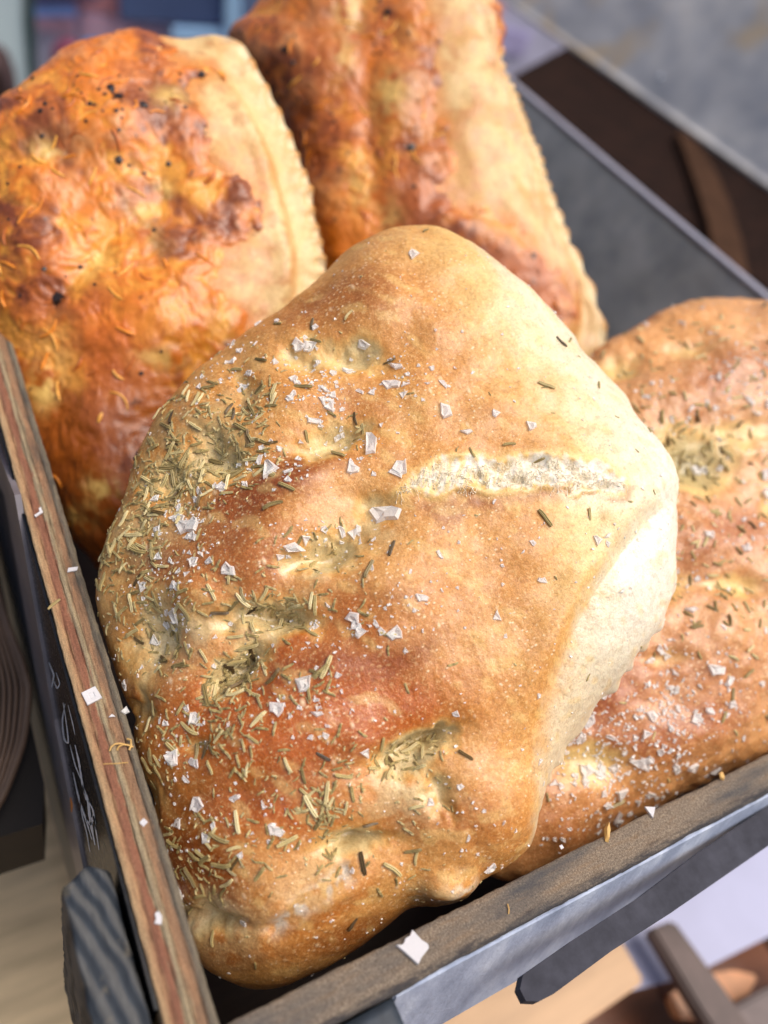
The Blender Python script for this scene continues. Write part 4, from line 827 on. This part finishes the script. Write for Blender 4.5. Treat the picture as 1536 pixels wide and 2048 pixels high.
L3, L3c, ch1 = make_cheese_loaf(dict(c=(300, 600), depth=.352, n=(-.22, -.54, .81), outline=OUT3, mid=(290, 560), H=.030, Hb=.028, N=430, p=3.0, q=2.0, pleats=64, cs=.70, ps=.87,
    bumps=[(120, 300, 60, 30, 0, -.003), (330, 400, 40, 80, -20, -.0025), (180, 520, 120, 30, -50, -.004), (300, 640, 120, 70, 10, .004), (240, 260, 120, 60, 0, .003), (100, 780, 50, 90, 0, -.004), (280, 1000, 90, 80, 0, .003), (420, 620, 90, 60, 0, .002), (60, 470, 60, 140, 0, .003)],
    ctone=[(480, 640, 90, 90, 0, .9, 'crusto'), (420, 560, 50, 50, 0, .7, 'crusto'), (470, 120, 50, 30, 0, .4, 'crusto'), (200, 110, 90, 25, 0, .5, 'orange'), (480, 480, 40, 80, 0, .4, 'crusto'), (450, 740, 100, 60, 0, .8, 'brown')]), mask3, tone3, 300,
    'cheese_loaf', 'orange cheese loaf beside the left board, its upper right corner bare and creamy', lambda x, y: ss(x, 420, 500) * ss(650 - y, -60, 120))
OUT4 = [(472, 92), (500, 40), (545, -10), (620, -70), (740, -120), (870, -110), (950, -50), (985, 20), (998, 80), (1006, 140), (1030, 215), (1055, 285), (1085, 352), (1112, 422), (1140, 500), (1168, 575), (1195, 635), (1216, 690), (1200, 770), (1120, 850), (1000, 880), (860, 850), (760, 780), (690, 690), (650, 590), (625, 490), (600, 380), (565, 270), (520, 180)]
def mask4(px, py, V):
    b = [(800, -700), (800, -160), (850, -60), (858, 60), (870, 160), (885, 260), (893, 340), (868, 400), (900, 430), (980, 425), (1040, 450), (1080, 500), (1125, 570), (1135, 620), (1100, 650), (1080, 900), (1080, 1600)]
    d, t, s = seg_dist(px, py, b); v = s * d / 60.0
    v = np.maximum(v, .4 - ((px - 990) / 20) ** 2 - ((py - 60) / 90) ** 2)
    return np.clip(v, -1, 1.5)
def tone4(C, px, py, nz, nf, rel):
    C = mixc(C, CH['brown'], blobs(px, py, [(560, 200, 110, 160, 0, .8), (700, 60, 120, 120, 0, .6), (830, 250, 60, 160, 0, .7), (960, 500, 140, 50, 25, .9), (1080, 570, 60, 60, 0, .6), (620, 300, 60, 80, 0, .5), (820, 420, 60, 60, 0, .5)]))
    C = mixc(C, CH['dark'], (blobs(px, py, [(550, 150, 80, 90, 0, 1.0), (600, 260, 60, 80, 0, .6), (770, 80, 60, 80, 0, .6), (820, 300, 40, 60, 0, .5), (900, 460, 70, 30, 10, .6), (960, 500, 60, 40, 0, .5), (750, 330, 20, 180, 0, .4)])) * ss(nf, .4, .6))
    C = mixc(C, CH['crest'], blobs(px, py, [(580, 80, 90, 60, 0, .6), (850, 200, 40, 120, 0, .5), (650, 420, 60, 80, 0, .6), (1000, 470, 80, 40, 0, .5), (600, 180, 60, 40, 0, .4), (880, 90, 50, 60, 0, .5)]) * ss(rel, .5, .75))
    C = mixc(C, CH['orange'], blobs(px, py, [(740, 150, 36, 80, 0, .7), (690, 480, 60, 50, 0, .7), (740, 420, 40, 80, 0, .6), (640, 480, 40, 60, 0, .5), (760, 560, 80, 50, 0, .6)]))
    C = mixc(C, CH['cheese'], blobs(px, py, [(780, 200, 34, 44, 0, .8), (700, 20, 30, 50, 10, .7), (720, 380, 30, 60, 0, .6), (780, 440, 26, 40, 0, .5), (690, 120, 20, 30, 0, .6)]) * ss(nf, .3, .55))
    return C
L4_, L4c, ch2 = make_cheese_loaf(dict(c=(830, 320), depth=.432, n=(-.42, -.47, .78), outline=OUT4, mid=(840, 330), H=.036, Hb=.030, N=420, p=3.0, q=2.0, pleats=70, cs=.72, ps=.86,
    bumps=[(745, 300, 26, 220, -4, -.0030), (800, 200, 50, 90, 0, .004), (650, 330, 60, 200, -5, .0028), (560, 120, 90, 70, 0, .003), (930, 460, 120, 30, 25, .003), (960, 250, 70, 200, -8, .003), (985, 60, 14, 90, -6, .004)],
    ctone=[(900, 440, 140, 60, 20, .9, 'crusto'), (960, 300, 60, 120, 0, .5, 'crusto'), (1150, 640, 80, 80, 0, .9, 'crusto'), (1060, 600, 80, 60, 0, .9, 'brown'), (880, 60, 60, 60, 0, .5, 'crusto'), (1000, 30, 20, 60, 0, .8, 'orange')]), mask4, tone4, 400,
    'cheese_loaf', 'deep browned cheese loaf standing behind all the others, next to the metal side', lambda x, y: ss(x - (y * .27 + 850), -60, 40) * ss(730 - y, -40, 80))
for Lc, rt0, dens, exs, sd in [(L3c, ch1, [(240, 210, 120, 60, 0, 1.4), (130, 300, 80, 60, 0, .8), (230, 330, 80, 40, 0, 1.0), (120, 590, 80, 60, 0, .4), (350, 730, 60, 60, 0, .5), (60, 400, 50, 60, 0, .5)],
        [(403, 150, 30, .0055, 0), (400, 176, 0, .003, 1), (222, 186, 0, .0050, 2), (240, 200, 60, .0048, 3), (288, 216, 20, .0055, 4), (236, 321, 0, .0052, 1), (58, 212, 0, .0032, 2), (86, 230, 0, .003, 3), (340, 330, 0, .0034, 0), (120, 600, 20, .0065, 2), (281, 908, 0, .0060, 3), (310, 465, 60, .0034, 1)], 61),
       (L4c, ch2, [(560, 150, 90, 90, 0, 2.0), (780, 50, 70, 60, 0, 1.4), (620, 240, 60, 80, 0, 1), (830, 330, 50, 80, 0, .6), (960, 480, 110, 50, 10, .6)],
        [(822, 298, 0, .0075, 1), (575, 103, 0, .005, 2), (780, 30, 0, .005, 3), (972, 78, 0, .007, 4), (535, 60, 0, .003, 0), (590, 130, 0, .004, 1), (1062, 515, 0, .004, 2), (1098, 528, 0, .004, 3), (920, 385, 0, .003, 0)], 62)]:
    scatter(Lc, rt0, lambda x, y, L, d_=dens: blobs(x, y, d_) * (L['S'] < 1), 48, chars, lambda r: float(np.clip(r.lognormal(-6.3, .4), .0008, .0034)), 'charred_bit', -.12, .3, 300, seed=sd, extra=exs)

# ================================================================ loose bits lying on the rims
def loose(name, px, py, size, ang, me, label, cat, z=.0003, asp=(1, 1, .7), group=None):
    p = onz(px, py, z); o = put(name, me, None, label, cat, group)
    o.matrix_world = Matrix.Translation(Vector(p)) @ Matrix.Rotation(math.radians(ang), 4, 'Z') @ Matrix.Diagonal((size * asp[0], size * asp[1], size * asp[2], 1)); return o
def dry_flake(poly, hollow=False, rid=0):
    n_ = len(poly); V = [(x, y, 0) for x, y in poly] + [(x * .97, y * .97, .14) for x, y in poly]
    if hollow: V += [(x * .42, y * .42, .14) for x, y in poly] + [(x * .3, y * .3, .05) for x, y in poly]
    Fc = [list(range(n_))[::-1]]
    for i in range(n_):
        j = (i + 1) % n_; Fc.append([i, j, n_ + j, n_ + i])
        if hollow: Fc += [[n_ + i, n_ + j, 2 * n_ + j, 2 * n_ + i], [2 * n_ + i, 2 * n_ + j, 3 * n_ + j, 3 * n_ + i]]
    Fc.append([(3 * n_ if hollow else n_) + i for i in range(n_)])
    me = py_mesh('salt_flake', V, Fc); me.materials.append(M['salt_dry']); return me
sq = [(-.5, -.5), (.5, -.46), (.48, .5), (-.46, .48)]
jag = [(-.42, -.48), (-.1, -.44), (.36, -.47), (.47, -.36), (.40, -.1), (.44, .36), (.2, .30), (.0, .38), (-.2, .33), (-.34, .36), (-.48, .5), (-.44, 0)]
loose('salt_flake', 183, 1392, .0046, 12, dry_flake(sq, True), 'square hollow salt flake on the plywood edge, the largest on the left board', 'salt flake')
loose('salt_flake', 826, 1893, .0066, 25, dry_flake(jag), 'big white ragged salt flake on the front board below the cracked focaccia', 'salt flake', asp=(1, 1.15, 1))
loose('salt_flake', 1299, 1622, .0042, 40, dry_flake([(-.5, -.3), (.5, -.35), (.05, .5)]), 'white triangular salt flake on the front board by the right focaccia', 'salt flake', asp=(1, 1, 1.2))
loose('salt_flake', 287, 1645, .0017, 30, dry_flake(sq, True), 'tiny square salt flake on the left board with a dark centre', 'salt flake')
loose('salt_flake', 316, 1837, .0034, 80, dry_flake([(-.5, -.2), (.1, -.3), (.5, -.1), (.4, .2), (0, .15), (-.3, .3)]), 'irregular white salt crumb on the left board near the corner batten', 'salt flake')
loose('salt_flake', 224, 1434, .0018, 10, dry_flake([(-.5, .2), (.5, -.2), (.2, .5)]), 'small pointed salt chip on the left board just below the square flake', 'salt flake')
loose('salt_flake', 145, 1139, .0038, 5, dry_flake([(-.5, -.18), (.3, -.25), (.5, .1), (-.3, .22)]), 'flat oblong salt flake at the inner edge of the left board', 'salt flake')
loose('salt_flake', 78, 1026, .0044, 35, dry_flake([(-.5, -.14), (.2, -.2), (.5, .3), (.3, .3), (.1, .02), (-.45, .05)]), 'bent sliver of salt, the farthest crumb on the left board', 'salt flake')
loose('salt_flake', 251, 1422, .0030, 60, flake_mesh(33, M['salt']), 'clear salt grain caught on the inner edge of the left board', 'salt flake', asp=(1, 1, 1))
loose('salt_flake', 1123, 1694, .0012, 0, dry_flake(sq), 'speck of salt on the inner edge of the front board', 'salt flake')
nl = needles[1]
loose('rosemary_needle', 108, 1209, .0050, 35, nl, 'pale rosemary needle lying across the outer edge of the left board', 'rosemary needle', .0003, (1, .8, .8))
shav = simple('wood_shaving', (206, 164, 96), .6, var=.2, scale=300)
def curl(name, pts, z, r, label, cat):
    P_ = [onz(x, y, z + dz) for x, y, dz in pts]; P_ = np.array(P_); c0 = P_.mean(0); me = tube_mesh(name, [P_ - c0], [np.full(len(P_), r)], 6)
    o = put(name, me, None, label, cat, m=shav); o.location = c0; return o
curl('wood_shaving', [(219, 1502, .0003), (222, 1494, .0008), (230, 1488, .0012), (240, 1487, .001), (250, 1489, .0004)], 0, .00028, 'outer curled tan shaving at the inner edge of the left board', 'wood shaving')
curl('wood_shaving', [(234, 1500, .0003), (238, 1493, .0010), (246, 1489, .0014), (256, 1490, .0008), (266, 1494, .0004)], 0, .00028, 'inner curled tan shaving beside the shaving at the edge of the left board', 'wood shaving')
curl('wood_shaving', [(254, 1478, .0008), (262, 1480, .0012), (262, 1492, .0008), (258, 1500, .0004)], 0, .0003, 'short hooked brown shaving hanging over the inner edge of the left board', 'wood shaving')
curl('wood_splinter', [(206, 1528, .0003), (232, 1527, .0003), (257, 1525, .0003)], 0, .00013, 'thin straight pale splinter across the left board', 'wood splinter')
curl('wood_splinter', [(1015, 1808, .0003), (1018, 1818, .0006), (1017, 1828, .0003)], 0, .0002, 'short white splinter on the front board', 'wood splinter')
loose('bread_crumb', 1214, 1663, .0060, 50, char_mesh(9), 'long tan crumb on the inner edge of the front board', 'crumb', asp=(1.3, .35, .6)).data.materials[0] = shav
o = loose('bread_crumb', 1443, 1552, .0042, 40, char_mesh(8), 'small orange tan crumb on the front board at the far right', 'crumb', asp=(1, .7, .6)); o.data.materials[0] = shav

# ================================================================ surroundings
def plank_wood(name, c, var=.25, sc=14, mp=(1, 7, 1), rough=.55):
    return simple(name, c, rough, 0, var, sc, .15, .002, mp)
ground = rough_box('floor', (-6, -6, -1.02), (9, 9, -1.0), 1.0, 0, 1, 1, .001)
put('floor', ground, None, 'dim stone floor under the display', None, None, 'structure', simple('floor_stone', (96, 90, 84), .8, scale=3))
# display table: planks, lighter at the left and reddish at the right
tb = root('display_table', (0.2, 0.3, -0.30), 'wooden display table of pale and reddish planks carrying the crate', 'table')
pw = [plank_wood('pale_plank', (204, 178, 138)), plank_wood('tan_plank', (190, 162, 120)), plank_wood('red_plank', (110, 66, 44)), plank_wood('brown_plank', (74, 48, 38))]
xs_ = [-.62, -.50, -.385, -.27, -.165, -.085, 0.02, .12, .22, .32, .42, .52, .64, .76, .90, 1.05, 1.2]; ids = [3, 3, 1, 1, 0, 0, 1, 2, 2, 2, 3, 3, 3, 3, 3, 3]
for a, b, k in zip(xs_[:-1], xs_[1:], ids):
    o = put('plank', rough_box('plank', (a + .001, -.75, -.322), (b - .001, 0.66, -.3005), .05, .0005, 30, k, .002), None, m=pw[k]); o.parent = tb; o.matrix_parent_inverse = Matrix.Translation(-tb.location)
for (x, y) in ((-.55, -.65), (1.1, -.65), (-.55, .58), (1.1, .58)):
    o = put('leg', rough_box('leg', (x, y, -1.0), (x + .06, y + .06, -.323), .1, 0, 30, 1, .003), None, m=pw[3]); o.parent = tb; o.matrix_parent_inverse = Matrix.Translation(-tb.location)
# neighbouring galvanised bin
zb = -.12
b0, b1 = onz(1013, 0, zb), onz(1536, 370, zb); dv = (b1 - b0) / np.linalg.norm(b1 - b0); nb = np.array([-dv[1], dv[0], 0]); nb = nb if nb @ (CAM - b0) > 0 else -nb
slope = np.array([0, 0, 1.]) * .93 - nb * .42; slope /= np.linalg.norm(slope); nface = np.cross(dv, slope); nface = nface if nface @ (CAM - b0) > 0 else -nface
A0 = b0 - dv * .35; A1 = b1 + dv * .45
bn = root('galvanised_bin', tuple((A0 + A1) / 2 - nb * .15 + np.array([0, 0, 0])), 'mottled galvanised metal bin beyond the crate at upper right', 'bin')
def bp(name, me, mm, label=None):
    o = put(name, me, None, label, m=mm); o.parent = bn; o.matrix_parent_inverse = Matrix.Translation(-bn.location); return o
bp('front_panel', sheet('front_panel', A0, A1, slope, .40, nface, .002, 9, .001, 80, 40), M['gal_out'])
bk0, bk1 = A0 - nb * .32, A1 - nb * .32
bp('back_panel', sheet('back_panel', bk0, bk1, np.array([0, 0, 1.]), .45, nb, .002, 11, .001, 20, 10), M['gal_out'])
bp('end_panel', sheet('end_panel', A0, bk0, np.array([0, 0, 1.]), .44, dv, .002, 12, .001, 20, 10), M['gal_out']); bp('end_panel', sheet('end_panel', A1, bk1, np.array([0, 0, 1.]), .44, dv, .002, 13, .001, 20, 10), M['gal_out'])
bp('base_panel', prism('base_panel', [A0 + down * .0005, A1 + down * .0005, bk1 + down * .0005, bk0 + down * .0005], th, .004), M['gal_in'])
rp = on_plane(1320, 155, b0, nface); uu = np.cross(nface, dv)
rv = []; 
for i in range(5):
    for j in range(12):
        a = 2 * math.pi * j / 12; r_ = .0048 * math.cos(i / 4.6 * math.pi / 2); rv.append(rp + nface * (.0005 + .003 * math.sin(i / 4.6 * math.pi / 2)) + (dv * math.cos(a) + uu * math.sin(a)) * r_)
rf = [[i * 12 + j, i * 12 + (j + 1) % 12, (i + 1) * 12 + (j + 1) % 12, (i + 1) * 12 + j] for i in range(4) for j in range(12)] + [[48 + j for j in range(12)]]
bp('rivet', py_mesh('rivet', rv, rf, True), simple('rivet_metal', (190, 196, 206), .25, .9))
# shelf the bin stands on; the gap's shade is painted into its brown
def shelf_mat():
    t = MT('shade_darkened_shelf'); n = t.noise(16, 5, .6, t.mapv((1, 6, 1), (0, 0, .8))); c = t.ramp(n, [(.3, L4(22, 15, 13)), (.7, L4(46, 29, 23))])
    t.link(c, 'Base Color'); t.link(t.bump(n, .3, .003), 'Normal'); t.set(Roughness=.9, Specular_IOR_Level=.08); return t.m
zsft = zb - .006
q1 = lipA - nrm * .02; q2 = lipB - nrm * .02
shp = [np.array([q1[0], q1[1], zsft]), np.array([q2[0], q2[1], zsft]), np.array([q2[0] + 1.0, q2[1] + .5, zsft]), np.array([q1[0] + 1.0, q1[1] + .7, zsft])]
sh = put('side_shelf', prism('side_shelf', shp, th, .02), None, 'brown wooden shelf with painted shade in the gap between crate and metal bin', 'shelf', m=shelf_mat())
# bent tan wooden hoop lying on the shelf
arc = [(1362, 262), (1392, 312), (1418, 368), (1440, 428), (1456, 490), (1468, 560), (1474, 640)]
arcw = [8, 18, 24, 27, 29, 31, 32]
AL = []; AR = []
for i, (x, y) in enumerate(arc):
    j0, j1 = max(i - 1, 0), min(i + 1, len(arc) - 1); tx, ty = arc[j1][0] - arc[j0][0], arc[j1][1] - arc[j0][1]; l = math.hypot(tx, ty); w2 = arcw[i]
    AL.append(onz(x - ty / l * w2, y + tx / l * w2, zsft + .012)); AR.append(onz(x + ty / l * w2, y - tx / l * w2, zsft + .012))
V = []
for a, b in zip(AL, AR): V += [a, b, a - th * .0115, b - th * .0115]
Fc = []
for i in range(len(arc) - 1):
    a = 4 * i; b = a + 4; Fc += [[a, a + 1, b + 1, b], [a + 2, b + 2, b + 3, a + 3], [a, b, b + 2, a + 2], [a + 1, a + 3, b + 3, b + 1]]
Fc += [[0, 2, 3, 1], [b, b + 1, b + 3, b + 2]]
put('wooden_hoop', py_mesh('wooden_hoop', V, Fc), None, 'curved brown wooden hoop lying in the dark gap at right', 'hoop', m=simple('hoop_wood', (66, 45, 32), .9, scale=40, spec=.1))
# dark bar, tan board, paper, stick below the front board
def slab(name, pxs, z, thick, mm, label, cat, bev=.002):
    P_ = [onz(x, y, z) for x, y in pxs]; c0 = np.mean(P_, 0); c0[2] -= thick
    o = put(name, prism(name, [p - c0 for p in P_], th, thick, bev), None, label, cat, m=mm); o.location = c0; return o
slab('dark_bar', [(1046, 1950), (1040, 1978), (1052, 2002), (1078, 2003), (1107, 1988), (1223, 1902), (1340, 1827), (1536, 1692), (1900, 1440), (1900, 1350), (1536, 1611), (1398, 1704), (1282, 1792), (1148, 1879)], -.012, .004, simple('charcoal_timber', (60, 60, 68), .8, scale=120, var=.3, spec=.2), 'charcoal grey wooden bar jutting out below the front board', 'wooden bar', 0)
slab('tan_board', [(700, 2120), (900, 1965), (1180, 1850), (1245, 1880), (1292, 1962), (1180, 2040), (1020, 2160), (800, 2300)], -.25, .02, plank_wood('tan_board_wood', (196, 160, 124), .15), 'pale tan cutting board lying under the front of the crate', 'board')
slab('paper_sheet', [(1140, 1900), (1600, 1640), (1800, 1560), (1900, 1700), (1560, 1862), (1380, 1952), (1250, 1985)], -.262, .0015, simple('lavender_paper', (176, 178, 206), .7, scale=20, var=.06), 'pale lavender paper sheet spread below the crate at lower right', 'paper', 0)
slab('dark_stick', [(1302, 1856), (1350, 1838), (1440, 1960), (1530, 2090), (1560, 2150), (1490, 2150), (1400, 2020)], -.235, .012, simple('dark_stick_wood', (88, 72, 68), .6, scale=60), 'thin dark brown stick lying across the lavender paper', 'stick')
slab('orange_highlight', [(1340, 1990), (1400, 1950), (1470, 1938), (1520, 1950), (1490, 2010), (1420, 2040), (1360, 2035)], -.27, .01, simple('highlight_orange', (206, 138, 84), .4, scale=40), 'painted orange offcut on the reddish planks at lower right', 'highlight')  # glossy highlight on the brown wood, put in as an orange slab
slab('grey_tray', [(1440, 2030), (1536, 1975), (1700, 1900), (1800, 2100), (1480, 2160)], -.24, .03, simple('grey_brown', (104, 90, 88), .6), 'dull grey brown tray at the lower right corner', 'tray')
# slatted basket at the left, standing against the crate
def side_pt(x, y, xx, zlim=-.10):
    d = ray(x, y); t = (xx - CAM[0]) / d[0]; p = CAM + t * d
    z = p[2] if t > 0 and zlim < p[2] < -.004 else (zlim if (t <= 0 or p[2] <= zlim) else -.004)
    return onz(x, y, z)
bk = root('slatted_basket', tuple(onz(0, 1500, -.12)), 'dark brown basket of bent wooden ribs left of the crate', 'basket')
bw = simple('basket_rib', (92, 72, 58), .6, scale=60); bd = simple('basket_inside', (26, 20, 18), .8, scale=30)
for k in range(9):
    o_ = k * 14; pts = [(-60 + k * 2 - o_ * .2, 960), (-20 - o_ * .35, 1130), (14 - o_ * .6, 1250), (60 - o_ * .9, 1368), (48 - o_ * .8, 1480), (8 - o_ * .6, 1590), (-60 - o_ * .3, 1700)]
    tt = np.linspace(0, 6, 40); X_ = np.interp(tt, range(7), [p[0] for p in pts]); Y_ = np.interp(tt, range(7), [p[1] for p in pts])
    for _ in range(3): X_[1:-1] = (X_[:-2] + 2 * X_[1:-1] + X_[2:]) / 4
    P_ = np.array([side_pt(x, y, -.0175 - .0008 * k, -.085) for x, y in zip(X_, Y_)])
    for _ in range(4): P_[1:-1, 2] = (P_[:-2, 2] + 2 * P_[1:-1, 2] + P_[2:, 2]) / 4
    put('rib', tube_mesh('rib', [P_ - np.array(bk.location)], [np.full(40, (.0009 if k else .0016))], 6), bk, m=bw)
ring = [(-300, 700), (-90, 760), (-34, 985), (20, 1240), (62, 1440), (88, 1560), (84, 1640), (-20, 1672), (-300, 1690)]
P_ = [side_pt(x, y, -.0150, -.095) - np.array([0, 0, .004]) - np.array(bk.location) for x, y in ring]
V = P_ + [p - np.array([0, 0, .04]) for p in P_]; n_ = len(ring)
put('basket_body', py_mesh('basket_body', V, [list(range(n_))[::-1], list(range(n_, 2 * n_))] + [[i, (i + 1) % n_, (i + 1) % n_ + n_, i + n_] for i in range(n_)]), bk, m=bd)
# ---- far background seen over the left loaf: brick wall, dark window, pale door post
def wall_frame(px, py, dist):
    d = ray(px, py); d2 = d / np.linalg.norm(d); return CAM + d2 * dist, d2
wc, wd_ = wall_frame(280, 90, 2.6)
wn_ = -np.array([wd_[0], wd_[1], 0]); wn_ /= np.linalg.norm(wn_); wu = np.cross([0, 0, 1.], wn_)          # wall normal faces us, wu to our right
def onw(px, py, off=0.0): return on_plane(px, py, wc + wn_ * off, wn_)
wl_ = root('brick_wall', tuple(wc + np.array([0, 0, -.4])), 'blurred wall of pink and lilac bricks far behind the loaves', 'wall')
def wput(name, me, mm, par): o = put(name, me, None, m=mm); o.parent = par; o.matrix_parent_inverse = Matrix.Translation(-par.location); return o
A = wc - wu * 1.6; B = wc + wu * 1.4; A = np.array([A[0], A[1], -1.0]); B = np.array([B[0], B[1], -1.0])
wput('mortar', prism('mortar', [A, B, B + th * 2.2, A + th * 2.2], wn_, .1), simple('mortar', (200, 198, 222), .9, scale=10), wl_)
bms = [simple('pink_brick', (240, 190, 208), .9, scale=20), simple('rose_brick', (236, 160, 164), .9, scale=20), simple('lilac_brick', (186, 178, 220), .9, scale=20), simple('blue_brick', (176, 204, 250), .9, scale=20), simple('maroon_brick', (150, 84, 110), .9, scale=20)]
bm_me = {}
for r_ in range(14):
    for c_ in range(9):
        z = -1.0 + .30 + r_ * .075; off = (r_ % 2) * .11; x = -1.05 + c_ * .225 + off; k = random.choice([0, 0, 1, 2, 3, 0, 1])
        if k not in bm_me:
            L_ = [np.array([0, 0, 0.]), wu * .21, wu * .21 + th * .065, th * .065]; bm_me[k] = prism('brick', L_, wn_, .03, .003); bm_me[k].materials.append(bms[k])
        o = bpy.data.objects.new('brick', bm_me[k]); col.objects.link(o); o.parent = wl_; p = wc + wu * x + wn_ * random.uniform(.008, .014); o.location = Vector((p[0], p[1], z)) - wl_.location
def wbox(name, pxs, off, thick, mm, label, cat):
    P_ = [onw(x, y, off) for x, y in pxs]; c0 = np.mean(P_, 0); o = put(name, prism(name, [p - c0 for p in P_], wn_, thick, .004), None, label, cat, m=mm); o.location = c0; return o
dwn = root('dark_window', tuple(onw(340, 10, .05)), 'dark blue window in the far wall with a bright pale blue frame', 'window')
def wpart(name, pxs, off, thick, mm): return wput(name, prism(name, [onw(x, y, off) for x, y in pxs], wn_, thick, .004), mm, dwn)
wpart('pane', [(235, -260), (450, -260), (448, 52), (238, 40)], .055, .02, simple('window_pane', (84, 102, 144), .3, scale=6, var=.1))
fr = simple('pale_blue_frame', (176, 216, 255), .5, scale=10, var=.05)
wpart('frame', [(452, -260), (482, -260), (484, 120), (448, 120)], .075, .04, fr); wpart('sill', [(345, 56), (447, 62), (447, 120), (338, 110)], .07, .03, fr)
wbox('window_panel', [(60, -200), (190, -200), (200, 2), (60, 8)], .06, .02, simple('navy_panel', (70, 72, 108), .4, scale=8), 'navy panel at the top left of the far wall', 'panel')
wbox('blue_ledge', [(62, 12), (150, 10), (152, 34), (62, 36)], .05, .02, simple('cornflower', (126, 158, 222), .5, scale=8), 'cornflower blue ledge under the navy panel', 'ledge')
wbox('slate_panel', [(484, -260), (620, -260), (620, 90), (486, 90)], .05, .02, simple('slate_panel', (96, 110, 140), .6, scale=8), 'slate grey panel right of the pale window frame', 'panel')
wbox('maroon_bag', [(104, 104), (130, 92), (156, 102), (162, 150), (98, 150)], .12, .06, simple('maroon_cloth', (140, 66, 92), .8, scale=20), 'maroon bundle in front of the far brick wall', 'bag')
wbox('blue_tub', [(162, 96), (200, 94), (205, 150), (160, 150)], .12, .06, simple('teal_blue', (84, 140, 196), .5, scale=20), 'teal blue tub beside the maroon bundle', 'tub')
wbox('door_post', [(-260, -260), (28, -260), (46, 40), (64, 190), (-10, 260), (-60, 60)], .35, .06, simple('mint_white_paint', (226, 246, 250), .5, scale=8, var=.1), 'pale mint white door post at the far upper left', 'post')
wbox('green_edge', [(44, -260), (58, -260), (68, 60), (74, 190), (60, 190), (50, 60)], .36, .04, simple('bottle_green', (58, 82, 82), .5, scale=8), 'thin bottle green strip along the pale door post', 'strip')
wbox('dark_stool', [(-60, 110), (0, 140), (18, 185), (30, 260), (-60, 320)], .8, .1, simple('dark_brown_wood', (58, 40, 38), .6, scale=12), 'dark brown wooden shape at the far left behind the loaf', 'stool')
